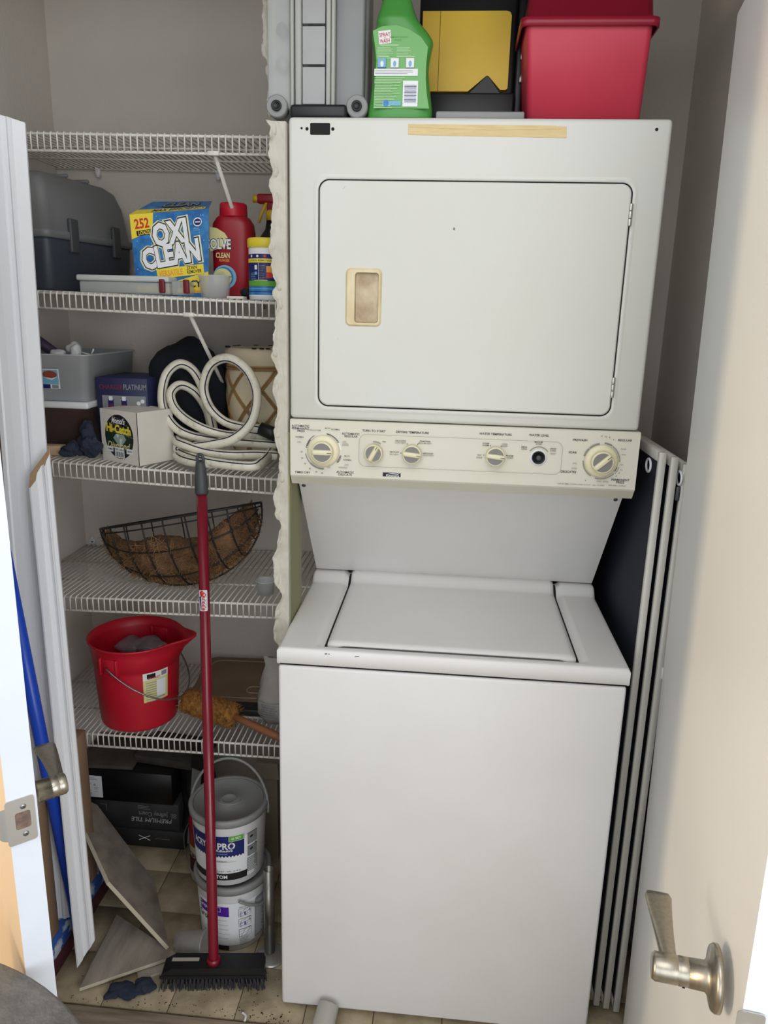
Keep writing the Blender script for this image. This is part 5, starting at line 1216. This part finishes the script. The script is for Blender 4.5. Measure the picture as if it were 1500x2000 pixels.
b = MB(fb); b.lathe([(.017, .058), (.016, .068), (.0135, .072)], (fb.inverted() @ HA).to_tuple()[:2] + (0,), 20); b.build('handle_socket', redpole, t)
b = MB(fb); b.box((.024, .004, .0602), (.088, .014, .0606)); b.build('head_sticker', plyel if False else M('pale_sticker', (176, 170, 156), .7), t)
b = MB(fb); rr_ = random.Random(3)
for row_ in range(4):
    for k in range(26):
        x = .006 + (Lw - .012) * k / 25; y = -.012 + row_ * .0115
        for j in range(5):
            tx_, ty_ = x + rr_.uniform(-.005, .005) + (x - Lw / 2) * .05, y + rr_.uniform(-.004, .004) - (.012 if row_ == 0 else 0) * rr_.random()
            b.tube([(x + rr_.uniform(-.0015, .0015), y, .034), (tx_, ty_, .0015)], [.0019, .0011], 4, cap=False)
o = b.build('bristles', bristle, t); o['kind'] = 'stuff'
# tiles
def plate(name, pts_, N, th, lab):
    b = MB(); b.mat(stone); a = [b.v(p) for p in pts_]; N = V(N).normalized(); c = [b.v(V(p) - N * th) for p in pts_]; b.f(a); b.mat(stonedge); b.f(list(reversed(c)))
    for i in range(len(a)): j = (i + 1) % len(a); b.f([a[j], a[i], c[i], c[j]])
    return tag(b.build(name), lab, 'tile')
TPn = (V((0, 0, 0)))
q = [(-0.638, 0.359, 0.263), (-0.624, 0.420, 0.196), (-0.441, 0.358, 0.009), (-0.312, 0.127, 0.026), (-0.451, 0.121, 0.211), (-0.586, 0.256, 0.277)]
n_ = (V(q[1]) - V(q[0])).cross(V(q[3]) - V(q[0])).normalized(); n_ = n_ if n_.dot(cpos - V(q[0])) > 0 else -n_
plate('floor_tile', q, n_, .009, 'tall cut grey tile leaning to the left against the box')
plate('floor_tile', [(-0.493, 0.228, 0.012), (-0.284, 0.110, 0.024), (-0.481, -0.002, 0.016), (-0.490, 0.071, 0.012)], (0, 0, 1), .009, 'triangular grey tile offcut lying in front of the leaning trim')
plate('floor_tile', [(-0.395, 0.108, 0.007), (-0.279, 0.113, 0.007), (-0.296, 0.082, 0.007), (-0.358, 0.045, 0.007)], (0, 0, 1), .0065, 'small beige tile scrap under the triangular offcut')
# scuffed blue box
t = thing('blue_crate', (-.62, .2, 0), 'scuffed blue and maroon box lying behind the leaning trims', 'box')
b = MB(); b.box((-.70, .015, .05), (-.556, .40, .103), .004, 1); b.build('upper_side', bluepaint, t)
b = MB(); b.box((-.69, .018, 0), (-.560, .395, .05), .002, 1); b.build('lower_side', maroon, t)
# cups, rag, debris
cup_open('plastic_cup', V((-.292, .140, .032)), .026, .033, .075, clearcup, 'clear plastic cup lying on its side left of the pails', V((.86, -.1, .12)))
cup_open('plastic_cup', V((.112, -.006, .048)), .0235, .0255, .052, M('milky_cup', (214, 212, 204), .35, alpha=.75), 'milky plastic cup lying mouth-out in front of the washer', V((-.14, -.75, -.42)))
b = MB(); blob(b, (-.372, .008, .010), (.038, .020, .010), 41, .5, 40, 4, .001); blob(b, (-.335, .022, .012), (.028, .024, .012), 42, .5, 40, 4, .001); blob(b, (-.405, -.002, .007), (.018, .016, .008), 43, .5, 40, 3, .001)
tag(b.build('rag', cloth), 'crumpled dark blue rag on the floor in front of the tiles', 'cloth')
b = MB(); rr_ = random.Random(12)
for k in range(190):
    x, y = rr_.uniform(-.5, .02), rr_.choice((rr_.uniform(-.03, .0), rr_.uniform(-.03, .12))); s_ = rr_.uniform(.0006, .0018)
    b.box((x, y, 0.0002), (x + s_ * rr_.uniform(.6, 2), y + s_, .0002 + s_ * .6))
for k in range(30):
    x, y = rr_.uniform(-.10, .02), rr_.uniform(-.03, -.005); s_ = rr_.uniform(.001, .003); b.box((x, y, 0.0002), (x + s_, y + s_, .0002 + s_ * .4))
o = b.build('debris', debrism); tag(o, 'dark crumbs and dirt scattered over the closet floor', 'debris', kind='stuff')
b = MB(); b.tube(bez([(-0.088, -0.011, 0.004), (-0.078, -0.019, 0.005), (-0.077, -0.032, 0.004)], 5), .003, 6); tag(b.build('plastic_clip', white), 'tiny white curved clip on the floor tiles near the threshold', 'clip')
b = MB(); b.box((-0.209, 0.035, 0.000), tuple(a + c for a, c in zip((-0.209, 0.035, 0.000), (.006, .005, .003)))); tag(b.build('foil_scrap', chrome), 'tiny shiny foil scrap on the floor in front of the broom', 'scrap')

# ================================================================ LEANING TRIMS, POLE, CARDBOARD
def moulding(name, pb_, pt_, face, w, th, lab, cutb=0.0, cutt=0.0, steps=None, bev=0.0):
    pb_, pt_ = V(pb_), V(pt_); ax = (pt_ - pb_).normalized(); F = V(face); F = (F - ax * F.dot(ax)).normalized(); U = ax.cross(F); U = U if U.x > 0 else -U
    prof = steps or [(-.5, 0), (-.5, .9), (-.42, 1), (-.16, 1), (-.12, .62), (.10, .50), (.22, .62), (.25, .80), (.32, .80), (.35, .62), (.44, .55), (.5, .45), (.5, 0)]
    b = MB(); b.mat(trimw); lo = []; hi = []
    for u, d in prof:
        lo.append(b.v(pb_ + U * (u * w) + F * (d * th) + ax * (cutb * (u + .5)))); hi.append(b.v(pt_ + U * (u * w) + F * (d * th) + ax * (cutt * (u + .5) - bev * d)))
    n = len(prof)
    for i in range(n): j = (i + 1) % n; b.f([lo[i], lo[j], hi[j], hi[i]], False)
    b.mat(mdf); b.f(hi); b.f(list(reversed(lo)))
    t = b.build(name); tag(t, lab, 'trim'); return t
moulding('casing_trim', (-0.484, 0.050, 0.037), (-0.521, 0.105, 1.227), (.25, -1, .1), .044, .016, 'white door casing leaning upright with tan cut ends, nearer the shelves', .065, .055, None, .030)
ab = (-0.584, 0.115, 0.084); at_ = (-0.560, 0.150, 1.925)
moulding('casing_trim', (ab[0], ab[1], .105), at_, (.2, -1, 0), .088, .016, 'taller wide white casing board standing behind the left door', 0, -.02,
 [(-.5, 0), (-.5, .8), (-.40, 1), (-.36, .85), (-.20, .95), (.0, .95), (.04, .70), (.12, .70), (.16, .9), (.22, .9), (.25, .7), (.42, .5), (.5, .4), (.5, 0)])
b = MB(); b.tube([(-0.526, 0.105, 0.036), (-0.571, 0.020, 1.116)], .0148, 20); t = b.build('broom_pole', bluep); tag(t, 'bright blue plastic pole leaning behind the left door', 'pole')
cbox('cardboard_box', (-.70, .02, 0.1035), (-.562, .075, .50), brownc, 'narrow brown cardboard box standing behind the left door handle', 'box')
cbox('cardboard_box', (-.715, .205, 0.104), (-0.555, .262, .535), brownc, 'tall brown cardboard box standing at the left end of the lowest shelf', 'box')
b = MB(); b.box((-.728, .19, .104), (-.605, .197, 1.72), .001, 1); tag(b.build('cardboard_sheet', M('dark_brown_card', (120, 92, 66), .9)), 'tall brown cardboard sheet standing behind the wide casing board', 'cardboard')
# ================================================================ FOLDING PANELS ON THE RIGHT
for i, (x, yf, zt) in enumerate(((.732, .100, 1.325), (.7535, .094, 1.318), (.7755, .088, 1.306))):
    lab = ['navy framed folding panel closest to the machine, with a pull ring', 'navy framed folding panel in the middle of the three', 'navy framed folding panel against the right side of the closet, with a pull ring'][i]
    t = thing('folding_panel', (x, .38, 0), lab, 'panel', 'framed folding panels beside the machine')
    b = MB(); b.box((x - .0052, yf + .004, .01), (x + .0052, .66, zt - .006)); b.build('panel_skin', navy, t)
    b = MB(); b.box((x - .0068, yf, .004), (x + .0068, yf + .012, zt), .001, 1); b.build('front_stile', alu, t)
    b = MB(); b.box((x - .0062, .655, .004), (x + .0062, .667, zt), .001, 1); b.build('rear_stile', alu, t)
    b = MB(); b.box((x - .0062, yf + .012, zt - .02), (x + .0062, .655, zt), .001, 1); b.build('top_rail', alu, t)
    b = MB(); b.box((x - .0062, yf + .012, .004), (x + .0062, .655, .024), .001, 1); b.build('bottom_rail', alu, t)
    if i != 1:
        yy, zz_ = ((0.165, 1.288), (0, 0), (0.101, 1.277))[i]
        b = MB(); b.tube([(x - .0085, yy + .017 * math.cos(a) * 1.0, zz_ + .013 * math.sin(a)) for a in [2 * PI * k / 24 for k in range(24)]], .0024, 8, closed=True); b.build('pull_ring', white, t)
    if i == 2:
        b = MB(); b.box((x + .002, yf - .004, .86), (x + .0075, yf + .01, .885), .001, 1); b.build('latch', white, t)
        b = MB(); b.box((x - .014, yf - .0, 1.235), (x - .0065, yf + .006, 1.262), .001, 1); b.build('strap', dgrey, t)
# ================================================================ ROUND TABLE IN FRONT
t = thing('round_table', (-.341, -.978, .006), 'round grey speckled table top filling the lower left corner', 'table')
b = MB(); b.lathe([(.388, -.03), (.396, -.022), (.3995, -.006), (.394, 0), (0, 0)], (-.341, -.978, .72), 96); b.build('table_top', tabm, t)
b = MB(); b.lathe([(.03, .02), (.03, .69), (.09, .692)], (-.341, -.978, 0), 24); b.build('pedestal', dgrey, t)
b = MB(); b.lathe([(.20, .0062), (.20, .014), (.03, .03)], (-.341, -.978, 0), 40); b.build('table_base', dgrey, t)
